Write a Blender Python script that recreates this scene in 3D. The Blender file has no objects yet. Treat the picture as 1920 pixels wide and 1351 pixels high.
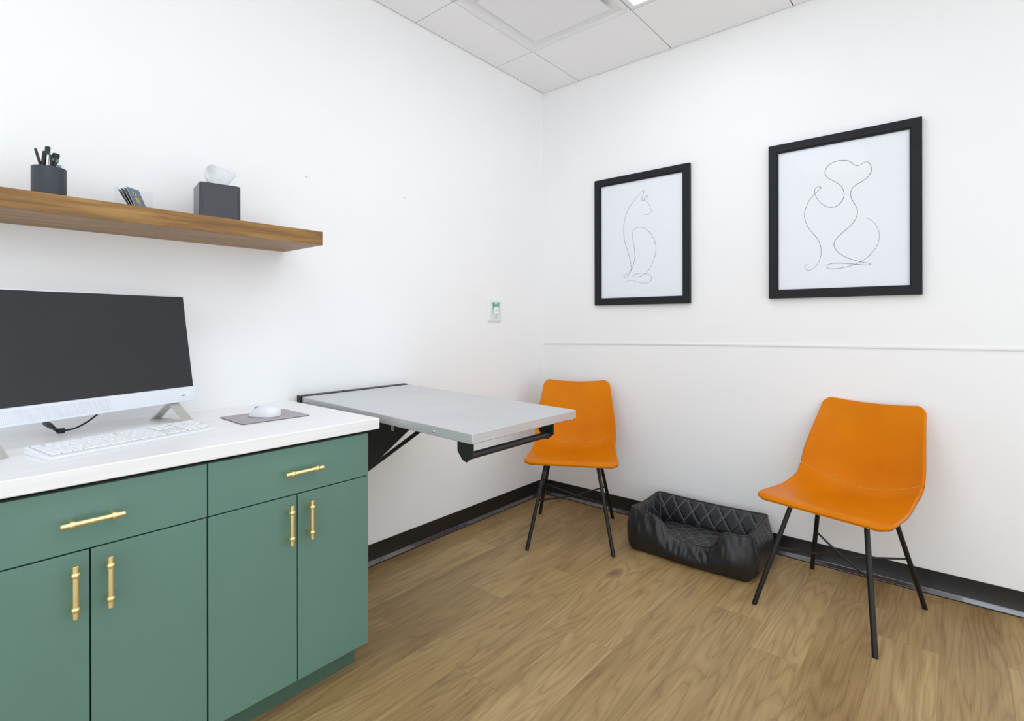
import bpy, bmesh, math, random
from mathutils import Vector, Matrix, noise
random.seed(7)
PI = math.pi
C = bpy.context.scene.collection

# ------------------------------------------------------------------ materials
def lin(c):
    def f(v):
        v /= 255.0
        return v / 12.92 if v <= 0.04045 else ((v + 0.055) / 1.055) ** 2.4
    return (f(c[0]), f(c[1]), f(c[2]), 1.0)

class NT:
    def __init__(s, name):
        s.m = bpy.data.materials.new(name); s.m.use_nodes = True
        s.t = s.m.node_tree; s.b = s.t.nodes['Principled BSDF']
    def n(s, typ, **kw):
        nd = s.t.nodes.new(typ)
        for k, v in kw.items():
            if k.startswith('i_'):
                nd.inputs[k[2:].replace('_', ' ')].default_value = v
            else:
                setattr(nd, k, v)
        return nd
    def l(s, a, b): s.t.links.new(a, b)
    def math(s, op, a, b=None, clamp=False):
        nd = s.t.nodes.new('ShaderNodeMath'); nd.operation = op; nd.use_clamp = clamp
        for i, v in enumerate((a, b)):
            if v is None: continue
            if isinstance(v, (int, float)): nd.inputs[i].default_value = v
            else: s.l(v, nd.inputs[i])
        return nd.outputs[0]
    def ramp(s, fac, stops, interp='LINEAR'):
        r = s.t.nodes.new('ShaderNodeValToRGB'); r.color_ramp.interpolation = interp
        e = r.color_ramp.elements
        while len(e) < len(stops): e.new(0.5)
        for el, (p, c) in zip(e, stops): el.position = p; el.color = c
        s.l(fac, r.inputs[0]); return r.outputs[0]
    def mix(s, fac, a, b, mode='MIX'):
        m = s.t.nodes.new('ShaderNodeMix'); m.data_type = 'RGBA'; m.blend_type = mode
        for sock, v in ((m.inputs[0], fac), (m.inputs[6], a), (m.inputs[7], b)):
            if isinstance(v, (int, float)): sock.default_value = v
            elif isinstance(v, tuple): sock.default_value = v
            else: s.l(v, sock)
        return m.outputs[2]
    def bump(s, h, strength=0.2, dist=0.01):
        b = s.n('ShaderNodeBump'); b.inputs['Strength'].default_value = strength
        b.inputs['Distance'].default_value = dist
        s.l(h, b.inputs['Height']); s.l(b.outputs[0], s.b.inputs['Normal'])
    def coords(s, kind='Object', scale=(1, 1, 1), loc=(0, 0, 0), rot=(0, 0, 0)):
        t = s.n('ShaderNodeTexCoord'); m = s.n('ShaderNodeMapping')
        m.inputs['Scale'].default_value = scale; m.inputs['Location'].default_value = loc
        m.inputs['Rotation'].default_value = rot
        s.l(t.outputs[kind], m.inputs[0]); return m.outputs[0]
    def noise(s, vec, scale=5, detail=4, rough=0.5, dist=0.0):
        n = s.n('ShaderNodeTexNoise'); s.l(vec, n.inputs['Vector'])
        n.inputs['Scale'].default_value = scale; n.inputs['Detail'].default_value = detail
        n.inputs['Roughness'].default_value = rough; n.inputs['Distortion'].default_value = dist
        return n.outputs['Fac']

def plain(name, rgb, rough=0.5, metal=0.0, spec=0.5, coat=0.0, vary=0.04, scale=30, bump=0.0, bscale=200):
    N = NT(name)
    v = N.coords()
    f = N.noise(v, scale, 3)
    c = lin(rgb)
    d = tuple(max(0, x * (1 - vary)) for x in c[:3]) + (1,)
    e = tuple(min(1, x * (1 + vary)) for x in c[:3]) + (1,)
    N.l(N.ramp(f, [(0.3, d), (0.7, e)]), N.b.inputs['Base Color'])
    N.b.inputs['Roughness'].default_value = rough; N.b.inputs['Metallic'].default_value = metal
    N.b.inputs['Specular IOR Level'].default_value = spec
    N.b.inputs['Coat Weight'].default_value = coat
    if bump: N.bump(N.noise(v, bscale, 3), bump, 0.002)
    return N.m

M = {}
M['wall'] = plain('wall_paint', (243, 243, 243), 0.6, spec=0.3, vary=0.006, scale=3, bump=0.06, bscale=350)
M['panel'] = plain('wall_panel_paint', (239, 240, 242), 0.45, spec=0.35, vary=0.006, scale=3, bump=0.05, bscale=350)
M['ceil'] = plain('ceiling_tile', (242, 242, 243), 0.9, spec=0.1, vary=0.01, scale=120, bump=0.1, bscale=500)
M['grid'] = plain('ceiling_grid_metal', (176, 177, 172), 0.6, vary=0.01)
M['gridw'] = plain('ceiling_grid_white', (236, 236, 236), 0.45, vary=0.01)
M['white_metal'] = plain('white_painted_metal', (232, 232, 233), 0.4, vary=0.01)
M['rubber'] = plain('black_rubber_base', (30, 28, 28), 0.3, spec=0.5, vary=0.15, scale=40)
M['rubber_toe'] = plain('polished_rubber_toe', (52, 55, 60), 0.25, spec=1.0, coat=1.0, vary=0.1, scale=40)
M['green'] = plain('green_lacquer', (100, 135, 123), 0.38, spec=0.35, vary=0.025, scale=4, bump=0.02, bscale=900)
M['green_shaded'] = plain('green_toe_kick_shaded', (76, 104, 90), 0.45, vary=0.02)  # cabinet green with the shade of the recess put into its colour
M['shadowgap'] = plain('recess_shade', (32, 30, 28), 0.8, vary=0.05)  # painted shade for the cabinet gaps; also colours the cup liner
M['gold'] = plain('brushed_gold', (255, 233, 176), 0.34, metal=1.0, vary=0.06, scale=300)
M['black_metal'] = plain('black_powder_coat', (26, 25, 25), 0.38, spec=0.5, vary=0.15, scale=100)
M['chair_metal'] = plain('black_chair_metal', (30, 27, 26), 0.4, metal=0.3, spec=0.5, vary=0.15, scale=100)
M['zinc'] = plain('zinc_screw', (215, 217, 220), 0.25, metal=1.0, vary=0.03)
M['frame'] = plain('black_frame_wood', (34, 37, 40), 0.55, spec=0.2, vary=0.06, scale=60, bump=0.05, bscale=300)
M['paper'] = plain('print_paper', (242, 243, 246), 0.7, spec=0.2, vary=0.004)
M['ink'] = plain('grey_ink', (105, 107, 110), 0.7, vary=0.2, scale=25)
M['thread'] = plain('pale_thread', (236, 180, 84), 0.7, vary=0.05)
M['edge'] = plain('darker_leather_edge', (150, 92, 40), 0.5, vary=0.2, scale=60)
M['silver'] = plain('pale_silver_plastic', (224, 229, 236), 0.35, vary=0.01, coat=0.1)
M['bezel'] = plain('white_plastic', (234, 236, 240), 0.35, vary=0.01)
M['standm'] = plain('satin_grey_stand', (196, 196, 192), 0.35, metal=0.25, vary=0.02)
M['slot'] = plain('speaker_slot_grey', (206, 212, 220), 0.5, vary=0.01)
M['screen'] = plain('dark_screen_glass', (44, 45, 48), 0.28, spec=0.35, vary=0.04, scale=6)
M['kb'] = plain('keyboard_body_white', (236, 237, 241), 0.45, vary=0.01)
M['key'] = plain('key_white', (241, 242, 246), 0.45, vary=0.01)
M['keygap'] = plain('keyboard_gap_shade', (168, 173, 183), 0.6, vary=0.02)  # grey stands in for the shadow between the keys
M['mouse'] = plain('mouse_white', (236, 239, 244), 0.35, vary=0.01)
M['mouse_grey'] = plain('mouse_grey', (150, 156, 165), 0.4, vary=0.02)
M['pad'] = plain('mouse_pad_taupe', (178, 172, 176), 0.85, vary=0.03, scale=300)
M['pad_edge'] = plain('mouse_pad_edge', (84, 92, 102), 0.8, vary=0.05)
M['padprint'] = plain('pad_pale_print', (198, 192, 198), 0.8, vary=0.02)
M['cable'] = plain('black_cable', (22, 21, 22), 0.4, vary=0.1)
M['cup'] = plain('matte_charcoal', (50, 56, 64), 0.5, vary=0.05, scale=20, bump=0.05, bscale=600)
M['tbox'] = plain('charcoal_box', (48, 50, 55), 0.24, spec=0.6, vary=0.05, scale=12)
M['pen'] = plain('pen_black', (20, 20, 22), 0.35, vary=0.1)
M['pen_green'] = plain('pen_green', (0, 134, 106), 0.4, vary=0.05)
M['pen_white'] = plain('pen_white', (232, 234, 236), 0.4, vary=0.02)
M['pen_sage'] = plain('pen_sage', (120, 152, 140), 0.4, vary=0.05)
M['cardm'] = plain('slate_card', (104, 122, 134), 0.55, vary=0.03)
M['card_edge'] = plain('card_white_edge', (222, 222, 218), 0.7, vary=0.02)
M['cardgold'] = plain('gold_print', (226, 188, 82), 0.5, vary=0.05)
M['label_white'] = plain('label_white', (240, 242, 244), 0.5, vary=0.01)
M['label_grey'] = plain('label_grey', (190, 194, 202), 0.5, vary=0.01)
M['label_blue'] = plain('label_blue', (90, 120, 205), 0.5, vary=0.01)
M['dark_print'] = plain('dark_print', (90, 96, 98), 0.6, vary=0.05)
M['green_print'] = plain('green_print', (90, 150, 122), 0.6, vary=0.03)
M['piping'] = plain('brown_piping', (62, 47, 44), 0.45, vary=0.1, scale=80)
M['mark'] = plain('wall_plug_grey', (208, 209, 211), 0.6, vary=0.02)

# countertop: pale laminate with faint warm streaks
N = NT('countertop_laminate')
f = N.noise(N.coords(scale=(30, 0.9, 30)), 2.5, 4, 0.55, 0.3)
N.l(N.ramp(f, [(0.35, lin((238, 238, 237))), (0.62, lin((243, 243, 245)))]), N.b.inputs['Base Color'])
N.b.inputs['Roughness'].default_value = 0.3; M['counter'] = N.m

# walnut shelf, grain along local y
N = NT('walnut_wood')
v = N.coords(scale=(1.0, 0.05, 1.0))
a = N.noise(v, 70, 6, 0.6, 0.3)
b = N.noise(N.coords(scale=(1, 0.15, 1)), 9, 4, 0.5, 1.5)
c1 = N.ramp(a, [(0.30, lin((112, 78, 34))), (0.5, lin((148, 108, 50))), (0.72, lin((174, 134, 68)))])
c2 = N.ramp(b, [(0.35, lin((192, 176, 156))), (0.65, (1, 1, 1, 1))])
N.l(N.mix(0.8, c1, c2, 'MULTIPLY'), N.b.inputs['Base Color'])
N.b.inputs['Roughness'].default_value = 0.42; N.bump(a, 0.08, 0.001); M['walnut'] = N.m

# brushed stainless steel table top
N = NT('stainless_steel')
v = N.coords(scale=(1, 0.02, 1)); a = N.noise(v, 300, 3)
b = N.noise(N.coords(), 5, 4)
N.l(N.ramp(b, [(0.3, lin((208, 209, 211))), (0.7, lin((214, 216, 218)))]), N.b.inputs['Base Color'])
N.b.inputs['Metallic'].default_value = 0.65
N.l(N.ramp(a, [(0.2, (0.34,) * 3 + (1,)), (0.8, (0.46,) * 3 + (1,))]), N.b.inputs['Roughness'])
N.bump(a, 0.03, 0.0005); M['steel'] = N.m

# orange leather
N = NT('tan_orange_leather')
v = N.coords(); a = N.noise(v, 5, 3, 0.5, 0.2)
N.l(N.ramp(a, [(0.25, lin((203, 108, 0))), (0.5, lin((211, 117, 0))), (0.8, lin((217, 125, 0)))]), N.b.inputs['Base Color'])
N.b.inputs['Roughness'].default_value = 0.36
N.b.inputs['Specular IOR Level'].default_value = 0.2
N.b.inputs['Specular Tint'].default_value = lin((255, 225, 180))
vo = N.n('ShaderNodeTexVoronoi'); N.l(v, vo.inputs['Vector']); vo.inputs['Scale'].default_value = 420
N.bump(vo.outputs['Distance'], 0.12, 0.0006); M['leather'] = N.m

# black leather of the pet bed
def black_leather(name, quilt=None):
    N = NT(name)
    v = N.coords(); a = N.noise(v, 14, 4)
    base = N.ramp(a, [(0.3, lin((22, 22, 24))), (0.7, lin((34, 35, 38)))])
    N.b.inputs['Roughness'].default_value = 0.36
    N.b.inputs['Specular IOR Level'].default_value = 0.55
    if quilt:
        px, py, w = quilt
        t = N.n('ShaderNodeTexCoord'); s = N.n('ShaderNodeSeparateXYZ'); N.l(t.outputs['UV'], s.inputs[0])
        x = N.math('DIVIDE', s.outputs[0], px); y = N.math('DIVIDE', s.outputs[1], py)
        p = N.math('PINGPONG', N.math('ADD', x, y), 0.5); q = N.math('PINGPONG', N.math('SUBTRACT', x, y), 0.5)
        m = N.math('MINIMUM', p, q)
        line = N.math('LESS_THAN', m, w / px * 0.5)
        N.l(N.mix(line, base, lin((138, 141, 145))), N.b.inputs['Base Color'])
        h = N.math('MINIMUM', N.math('MULTIPLY', m, 6.0), 1.0)
        N.bump(N.math('POWER', h, 0.5), 0.6, 0.004)
    else:
        N.l(base, N.b.inputs['Base Color'])
        g = N.n('ShaderNodeTexNoise'); N.l(v, g.inputs['Vector']); g.inputs['Scale'].default_value = 22
        g.inputs['Detail'].default_value = 3; g.inputs['Distortion'].default_value = 0.6
        N.bump(g.outputs['Fac'], 0.22, 0.006)
    return N.m
M['bed'] = black_leather('black_faux_leather')
M['bed_quilt'] = black_leather('black_quilted_leather', (0.078, 0.105, 0.0017))
M['bed_cushion'] = black_leather('black_quilted_cushion', (0.07, 0.07, 0.0018))

# floor planks: per-plank offsets come from attributes, the grain is procedural
N = NT('oak_vinyl_planks')
uv = N.n('ShaderNodeUVMap'); uv.uv_map = 'UVMap'
at = N.n('ShaderNodeAttribute'); at.attribute_name = 'plank'
sep = N.n('ShaderNodeSeparateColor'); N.l(at.outputs['Color'], sep.inputs[0])
comb = N.n('ShaderNodeCombineXYZ')
N.l(N.math('MULTIPLY', sep.outputs[0], 37.0), comb.inputs[0]); N.l(N.math('MULTIPLY', sep.outputs[1], 53.0), comb.inputs[1])
va = N.n('ShaderNodeVectorMath'); va.operation = 'ADD'; N.l(uv.outputs[0], va.inputs[0]); N.l(comb.outputs[0], va.inputs[1])
def mp(sx, sy):
    m = N.n('ShaderNodeMapping'); m.inputs['Scale'].default_value = (sx, sy, 1); N.l(va.outputs[0], m.inputs[0]); return m.outputs[0]
big = N.noise(mp(1.0, 0.11), 8.0, 2, 0.45, 0.25)
rings = N.math('FRACT', N.math('MULTIPLY', big, 14.0))
rings = N.math('PINGPONG', N.math('MULTIPLY', rings, 2.0), 1.0)
fine = N.noise(mp(1.0, 0.03), 170.0, 4, 0.6, 0.0)
mid = N.noise(mp(1.0, 0.045), 26.0, 4, 0.55, 0.25)
tone = N.noise(mp(1.0, 0.16), 6.0, 3, 0.5, 0.4)
c = N.ramp(mid, [(0.25, lin((142, 114, 70))), (0.45, lin((166, 138, 88))), (0.62, lin((180, 153, 102))), (0.8, lin((192, 166, 118)))])
c = N.mix(0.5, c, N.ramp(rings, [(0.0, lin((130, 100, 60))), (0.25, lin((168, 140, 90))), (1.0, lin((190, 163, 112)))]))
c = N.mix(0.30, c, N.ramp(fine, [(0.3, lin((108, 82, 52))), (0.65, lin((188, 162, 122)))]))
c = N.mix(0.8, c, N.ramp(tone, [(0.25, lin((196, 182, 160))), (0.5, (1, 1, 1, 1)), (0.8, (1, 0.95, 0.84, 1))]), 'MULTIPLY')
c = N.mix(0.6, c, N.ramp(sep.outputs[2], [(0.0, lin((216, 208, 194))), (0.5, lin((235, 228, 218))), (1.0, (1, 1, 1, 1))]), 'MULTIPLY')
vo = N.n('ShaderNodeTexVoronoi'); vo.feature = 'F1'; N.l(mp(1.0, 0.5), vo.inputs['Vector']); vo.inputs['Scale'].default_value = 3.4
knot = N.ramp(vo.outputs['Distance'], [(0.0, (1, 1, 1, 1)), (0.045, (0.75, 0.75, 0.75, 1)), (0.13, (0, 0, 0, 1))])
c = N.mix(N.math('MULTIPLY', knot, 0.75), c, lin((78, 54, 34)))
st = N.n('ShaderNodeSeparateXYZ'); N.l(uv.outputs[0], st.inputs[0])
ed = N.n('ShaderNodeAttribute'); ed.attribute_name = 'plank_size'
se = N.n('ShaderNodeSeparateColor'); N.l(ed.outputs['Color'], se.inputs[0])
dx = N.math('MINIMUM', st.outputs[0], N.math('SUBTRACT', se.outputs[0], st.outputs[0]))
dy = N.math('MINIMUM', st.outputs[1], N.math('SUBTRACT', se.outputs[1], st.outputs[1]))
gap = N.math('LESS_THAN', N.math('MINIMUM', dx, dy), 0.0008)
c = N.mix(N.math('MULTIPLY', gap, 0.35), c, lin((70, 52, 36)))
hs = N.n('ShaderNodeHueSaturation'); hs.inputs['Saturation'].default_value = 0.98; hs.inputs['Value'].default_value = 1.08
N.l(c, hs.inputs['Color']); N.l(hs.outputs[0], N.b.inputs['Base Color'])
FLOOR_HS = hs
N.b.inputs['Roughness'].default_value = 0.42; N.b.inputs['Specular IOR Level'].default_value = 0.4
N.bump(fine, 0.10, 0.001); M['floor'] = N.m

# clear sheet: see-through with a fresnel sheen
def clear(name, tint, ior=1.45, rough=0.02):
    m = bpy.data.materials.new(name); m.use_nodes = True; t = m.node_tree; t.nodes.clear()
    o = t.nodes.new('ShaderNodeOutputMaterial'); mx = t.nodes.new('ShaderNodeMixShader')
    tr = t.nodes.new('ShaderNodeBsdfTransparent'); tr.inputs[0].default_value = tint
    g = t.nodes.new('ShaderNodeBsdfGlossy'); g.inputs['Roughness'].default_value = rough
    lw = t.nodes.new('ShaderNodeLayerWeight'); lw.inputs['Blend'].default_value = 0.5
    pw = t.nodes.new('ShaderNodeMath'); pw.operation = 'POWER'; pw.inputs[1].default_value = 4.0
    ad = t.nodes.new('ShaderNodeMath'); ad.operation = 'MULTIPLY_ADD'; ad.inputs[1].default_value = 0.6; ad.inputs[2].default_value = ((ior - 1) / (ior + 1)) ** 2 * 0.5
    t.links.new(lw.outputs['Facing'], pw.inputs[0]); t.links.new(pw.outputs[0], ad.inputs[0])
    t.links.new(ad.outputs[0], mx.inputs[0]); t.links.new(tr.outputs[0], mx.inputs[1]); t.links.new(g.outputs[0], mx.inputs[2])
    t.links.new(mx.outputs[0], o.inputs[0]); return m
M['glass'] = clear('picture_glass', (0.985, 0.99, 0.995, 1), 1.22)
M['acrylic'] = clear('clear_acrylic', (0.975, 0.98, 0.99, 1), 1.35)

# tissue
N = NT('tissue_paper')
a = N.noise(N.coords(), 60, 3); N.l(N.ramp(a, [(0.3, lin((238, 238, 240))), (0.7, lin((246, 246, 248)))]), N.b.inputs['Base Color'])
N.b.inputs['Roughness'].default_value = 0.9
tl = N.n('ShaderNodeBsdfTranslucent'); tl.inputs[0].default_value = lin((246, 246, 248))
mx = N.n('ShaderNodeMixShader'); mx.inputs[0].default_value = 0.45
N.l(N.b.outputs[0], mx.inputs[1]); N.l(tl.outputs[0], mx.inputs[2])
N.l(mx.outputs[0], N.t.nodes['Material Output'].inputs[0]); M['tissue'] = N.m

# green label: the printed colour itself fades from green to near white down the label
N = NT('green_fading_label')
s = N.n('ShaderNodeSeparateXYZ'); N.l(N.coords('Generated'), s.inputs[0])
N.l(N.ramp(s.outputs[2], [(0.0, lin((232, 240, 238))), (0.35, lin((190, 218, 206))), (0.8, lin((106, 166, 138))), (1.0, lin((96, 158, 130)))]), N.b.inputs['Base Color'])
N.b.inputs['Roughness'].default_value = 0.5; M['label_green'] = N.m

def emis(name, rgb, strength):
    m = bpy.data.materials.new(name); m.use_nodes = True; t = m.node_tree; t.nodes.clear()
    o = t.nodes.new('ShaderNodeOutputMaterial'); e = t.nodes.new('ShaderNodeEmission')
    e.inputs[0].default_value = lin(rgb); e.inputs[1].default_value = strength
    t.links.new(e.outputs[0], o.inputs[0]); return m
M['lens'] = emis('lit_troffer_lens', (241, 247, 255), 3.9)

# ------------------------------------------------------------------ mesh helpers
def finish(bm, smooth=None):
    bmesh.ops.recalc_face_normals(bm, faces=bm.faces)

def obj(name, bm, mats, parent=None, smooth=False, bevel=0, seg=2, loc=None, rot=None, recalc=True, angle=35):
    if recalc: bmesh.ops.recalc_face_normals(bm, faces=bm.faces)
    me = bpy.data.meshes.new(name); bm.to_mesh(me); bm.free()
    if not isinstance(mats, (list, tuple)): mats = [mats]
    for m in mats: me.materials.append(M[m] if isinstance(m, str) else m)
    o = bpy.data.objects.new(name, me); C.objects.link(o)
    if parent is not None: o.parent = parent
    if loc is not None: o.location = loc
    if rot is not None: o.rotation_euler = rot
    if smooth:
        for p in me.polygons: p.use_smooth = True
    me.set_sharp_from_angle(angle=math.radians(42))
    if bevel:
        md = o.modifiers.new('bevel', 'BEVEL'); md.width = bevel; md.segments = seg
        md.limit_method = 'ANGLE'; md.angle_limit = math.radians(angle)
        for p in me.polygons: p.use_smooth = True
        w = o.modifiers.new('wn', 'WEIGHTED_NORMAL'); w.keep_sharp = True
    return o

def tag(o, label=None, cat=None, group=None, kind=None):
    if label: o['label'] = label
    if cat: o['category'] = cat
    if group: o['group'] = group
    if kind: o['kind'] = kind
    return o

def thing(name, label, cat, loc=(0, 0, 0), rotz=0, group=None):
    o = bpy.data.objects.new(name, None); C.objects.link(o); o.empty_display_size = 0.05
    o.location = loc; o.rotation_euler = (0, 0, rotz)
    return tag(o, label, cat, group)

def nb(): return bmesh.new()

def bx(bm, x0, x1, y0, y1, z0, z1, mat=0, mtx=None):
    vs = [bm.verts.new((x, y, z)) for x in (x0, x1) for y in (y0, y1) for z in (z0, z1)]
    if mtx is not None:
        for v in vs: v.co = mtx @ v.co
    for f in ((0, 1, 3, 2), (4, 6, 7, 5), (0, 4, 5, 1), (2, 3, 7, 6), (0, 2, 6, 4), (1, 5, 7, 3)):
        fc = bm.faces.new([vs[i] for i in f]); fc.material_index = mat
    return vs

def hexa(bm, P, mat=0):
    """8 corners: bottom 4 (ccw) then top 4"""
    vs = [bm.verts.new(p) for p in P]
    for f in ((3, 2, 1, 0), (4, 5, 6, 7), (0, 1, 5, 4), (1, 2, 6, 5), (2, 3, 7, 6), (3, 0, 4, 7)):
        fc = bm.faces.new([vs[i] for i in f]); fc.material_index = mat

def tube(bm, pts, r, n=10, cap=True, mat=0, closed=False):
    pts = [Vector(p) for p in pts]
    rr = r if isinstance(r, (list, tuple)) else [r] * len(pts)
    rings = []; prev = None
    for i, p in enumerate(pts):
        if closed: t = pts[(i + 1) % len(pts)] - pts[i - 1]
        else: t = pts[min(i + 1, len(pts) - 1)] - pts[max(i - 1, 0)]
        t.normalize()
        if prev is None:
            a = Vector((0, 0, 1)) if abs(t.z) < 0.9 else Vector((1, 0, 0))
            u = t.cross(a).normalized()
        else:
            u = (prev - t * prev.dot(t)).normalized()
        prev = u; w = t.cross(u)
        rings.append([bm.verts.new(p + (u * math.cos(2 * PI * k / n) + w * math.sin(2 * PI * k / n)) * rr[i]) for k in range(n)])
    m = len(rings)
    for i in range(m if closed else m - 1):
        A, B = rings[i], rings[(i + 1) % m]
        for k in range(n):
            f = bm.faces.new((A[k], A[(k + 1) % n], B[(k + 1) % n], B[k])); f.material_index = mat; f.smooth = True
    if cap and not closed:
        f = bm.faces.new(rings[0][::-1]); f.material_index = mat
        f = bm.faces.new(rings[-1]); f.material_index = mat
    return rings

def lathe(bm, prof, n=32, mtx=None, mat=0):
    rings = []
    for r, z in prof:
        rings.append([bm.verts.new((r * math.cos(2 * PI * k / n), r * math.sin(2 * PI * k / n), z)) for k in range(n)])
    if mtx is not None:
        for g in rings:
            for v in g: v.co = mtx @ v.co
    for i in range(len(rings) - 1):
        for k in range(n):
            f = bm.faces.new((rings[i][k], rings[i][(k + 1) % n], rings[i + 1][(k + 1) % n], rings[i + 1][k])); f.material_index = mat; f.smooth = True
    f = bm.faces.new(rings[0][::-1]); f.material_index = mat
    f = bm.faces.new(rings[-1]); f.material_index = mat

def prism(bm, poly, h0, h1, axis='z', mat=0, mtx=None):
    """extrude a 2D polygon; axis gives the extrusion direction"""
    def P(a, b, h): return {'z': (a, b, h), 'y': (a, h, b), 'x': (h, a, b)}[axis]
    A = [bm.verts.new(P(a, b, h0)) for a, b in poly]; B = [bm.verts.new(P(a, b, h1)) for a, b in poly]
    if mtx is not None:
        for v in A + B: v.co = mtx @ v.co
    n = len(poly)
    for f in [A[::-1], B] + [(A[i], A[(i + 1) % n], B[(i + 1) % n], B[i]) for i in range(n)]:
        bm.faces.new(f).material_index = mat

def rrect(a, b, r, n=6):
    out = []
    for cx, cy, s in ((a - r, b - r, 0), (-a + r, b - r, 1), (-a + r, -b + r, 2), (a - r, -b + r, 3)):
        for k in range(n + 1):
            t = (s + k / n) * PI / 2; out.append((cx + r * math.cos(t), cy + r * math.sin(t)))
    return out

def catmull(pts, per=8):
    P = [Vector(p) for p in pts]; out = []
    for i in range(len(P) - 1):
        p0 = P[max(i - 1, 0)]; p1 = P[i]; p2 = P[i + 1]; p3 = P[min(i + 2, len(P) - 1)]
        for k in range(per):
            t = k / per
            out.append(0.5 * ((2 * p1) + (p2 - p0) * t + (2 * p0 - 5 * p1 + 4 * p2 - p3) * t * t + (3 * p1 - p0 - 3 * p2 + p3) * t ** 3))
    out.append(P[-1]); return out

# ------------------------------------------------------------------ the room
H = 2.6506; XR = 3.7; YB = -4.4
GA, GB, S = 0.2808, 0.4734, 0.6096     # first ceiling grid lines from the corner
W0, PW = 0.150, 0.1729                 # plank strips
bm = nb(); uvl = bm.loops.layers.uv.new('UVMap')
cl = bm.loops.layers.float_color.new('plank'); cs = bm.loops.layers.float_color.new('plank_size')
joints = {0: -0.829, 1: -1.586, 2: -1.586 + 0.4, 3: -0.83, 4: -1.603, 5: -1.2, 6: -0.45, 7: -1.9, 8: -0.868, 9: -1.5, 10: -0.5, 11: -1.15}
L = 1.22
for k in range(-1, 22):
    xa, xb = max(0, W0 + k * PW), min(XR, W0 + (k + 1) * PW)
    if xb <= xa: continue
    j = joints.get(k, -random.uniform(0.2, 1.3))
    y = j + L * 3
    while y > YB:
        y0, y1 = max(YB, y - L), min(0.0, y)
        if y1 > y0:
            r = (random.random(), random.random(), random.random(), 1)
            vs = [bm.verts.new(p) for p in ((xa, y0, 0), (xb, y0, 0), (xb, y1, 0), (xa, y1, 0))]
            f = bm.faces.new(vs)
            for lp, (u, v) in zip(f.loops, ((0, 0), (xb - xa, 0), (xb - xa, y1 - y0), (0, y1 - y0))):
                lp[uvl].uv = (u, v); lp[cl] = r; lp[cs] = (xb - xa, y1 - y0, 0, 1)
        y -= L
obj('floor', bm, 'floor', recalc=False).update_tag(); tag(bpy.data.objects['floor'], kind='structure')

def slab(name, dims, mat):
    bm = nb(); bx(bm, *dims); return tag(obj(name, bm, mat), kind='structure')
slab('wall_left', (-0.12, 0, YB - 0.12, 0.12, -0.05, H + 0.06), 'wall')
slab('wall_right', (0, XR + 0.12, 0, 0.12, -0.05, H + 0.06), 'wall')

# ceiling: backing plate carrying tegular tiles with thin reveals
DIFF = (1, 1)                       # cell of the air diffuser (i along x, j along -y)
TRO = {(2, 1): 2, (2, 4): 2, (4, 3): 2}   # troffer cells: start cell, length along -y; last two are added unseen fill
skip = {DIFF}
for (i, j), n in TRO.items():
    for q in range(n): skip.add((i, j + q))
bm = nb()
bx(bm, 0, XR, YB, 0, H + 0.05, H + 0.06)
g = 0.003
def cell(i, j):
    x0 = 0.0 if i == 0 else GA + (i - 1) * S; x1 = GA + i * S
    y1 = 0.0 if j == 0 else -(GB + (j - 1) * S); y0 = -(GB + j * S)
    return x0, min(x1, XR), max(y0, YB), y1
for i in range(7):
    for j in range(8):
        x0, x1, y0, y1 = cell(i, j)
        if x1 <= x0 or y1 <= y0 or (i, j) in skip: continue
        e0 = 0.006 if i == 0 else g; e1 = 0.006 if j == 0 else g
        bx(bm, x0 + e0, x1 - g, y0 + g, y1 - e1, H, H + 0.012)
ce = tag(obj('ceiling', bm, 'ceil', bevel=0.0012, seg=1), kind='structure')
bm = nb()
for i in range(7): bx(bm, GA + i * S - 0.012, GA + i * S + 0.012, YB, 0, H + 0.006, H + 0.03)
for j in range(8): bx(bm, 0, XR, -(GB + j * S) - 0.012, -(GB + j * S) + 0.012, H + 0.0065, H + 0.031)
bx(bm, 0, 0.02, YB, 0, H + 0.006, H + 0.032); bx(bm, 0, XR, -0.02, 0, H + 0.006, H + 0.032)
obj('ceiling_grid', bm, 'grid', ce)

# air diffuser
x0, x1, y0, y1 = cell(*DIFF)
t = thing('air_diffuser', 'square white plaque air diffuser set into the ceiling grid', 'air vent', ((x0 + x1) / 2, (y0 + y1) / 2, H))
a = S / 2
def ring(bm, a0, z0, a1, z1, mat=0):
    A = [bm.verts.new((sx * a0, sy * a0, z0)) for sx, sy in ((1, 1), (-1, 1), (-1, -1), (1, -1))]
    B = [bm.verts.new((sx * a1, sy * a1, z1)) for sx, sy in ((1, 1), (-1, 1), (-1, -1), (1, -1))]
    for k in range(4): bm.faces.new((A[k], A[(k + 1) % 4], B[(k + 1) % 4], B[k])).material_index = mat
bm = nb()
P = [(a - 0.004, 0.012), (a - 0.004, -0.004), (a - 0.024, -0.004), (a - 0.028, 0.004), (a - 0.036, 0.004), (a - 0.066, 0.020), (a - 0.16, 0.030)]
for (p, q), (r, s_) in zip(P, P[1:]): ring(bm, p, q, r, s_)
obj('diffuser_frame', bm, 'white_metal', t, recalc=False)
bm = nb(); b_ = a - 0.078
ring(bm, b_, 0.006, b_, -0.001); ring(bm, b_ - 0.0, 0.006, b_ - 0.06, 0.03)
vs = [bm.verts.new((sx * b_, sy * b_, -0.001)) for sx, sy in ((1, 1), (-1, 1), (-1, -1), (1, -1))]; bm.faces.new(vs)
obj('center_plaque', bm, 'white_metal', t, recalc=False)

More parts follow.
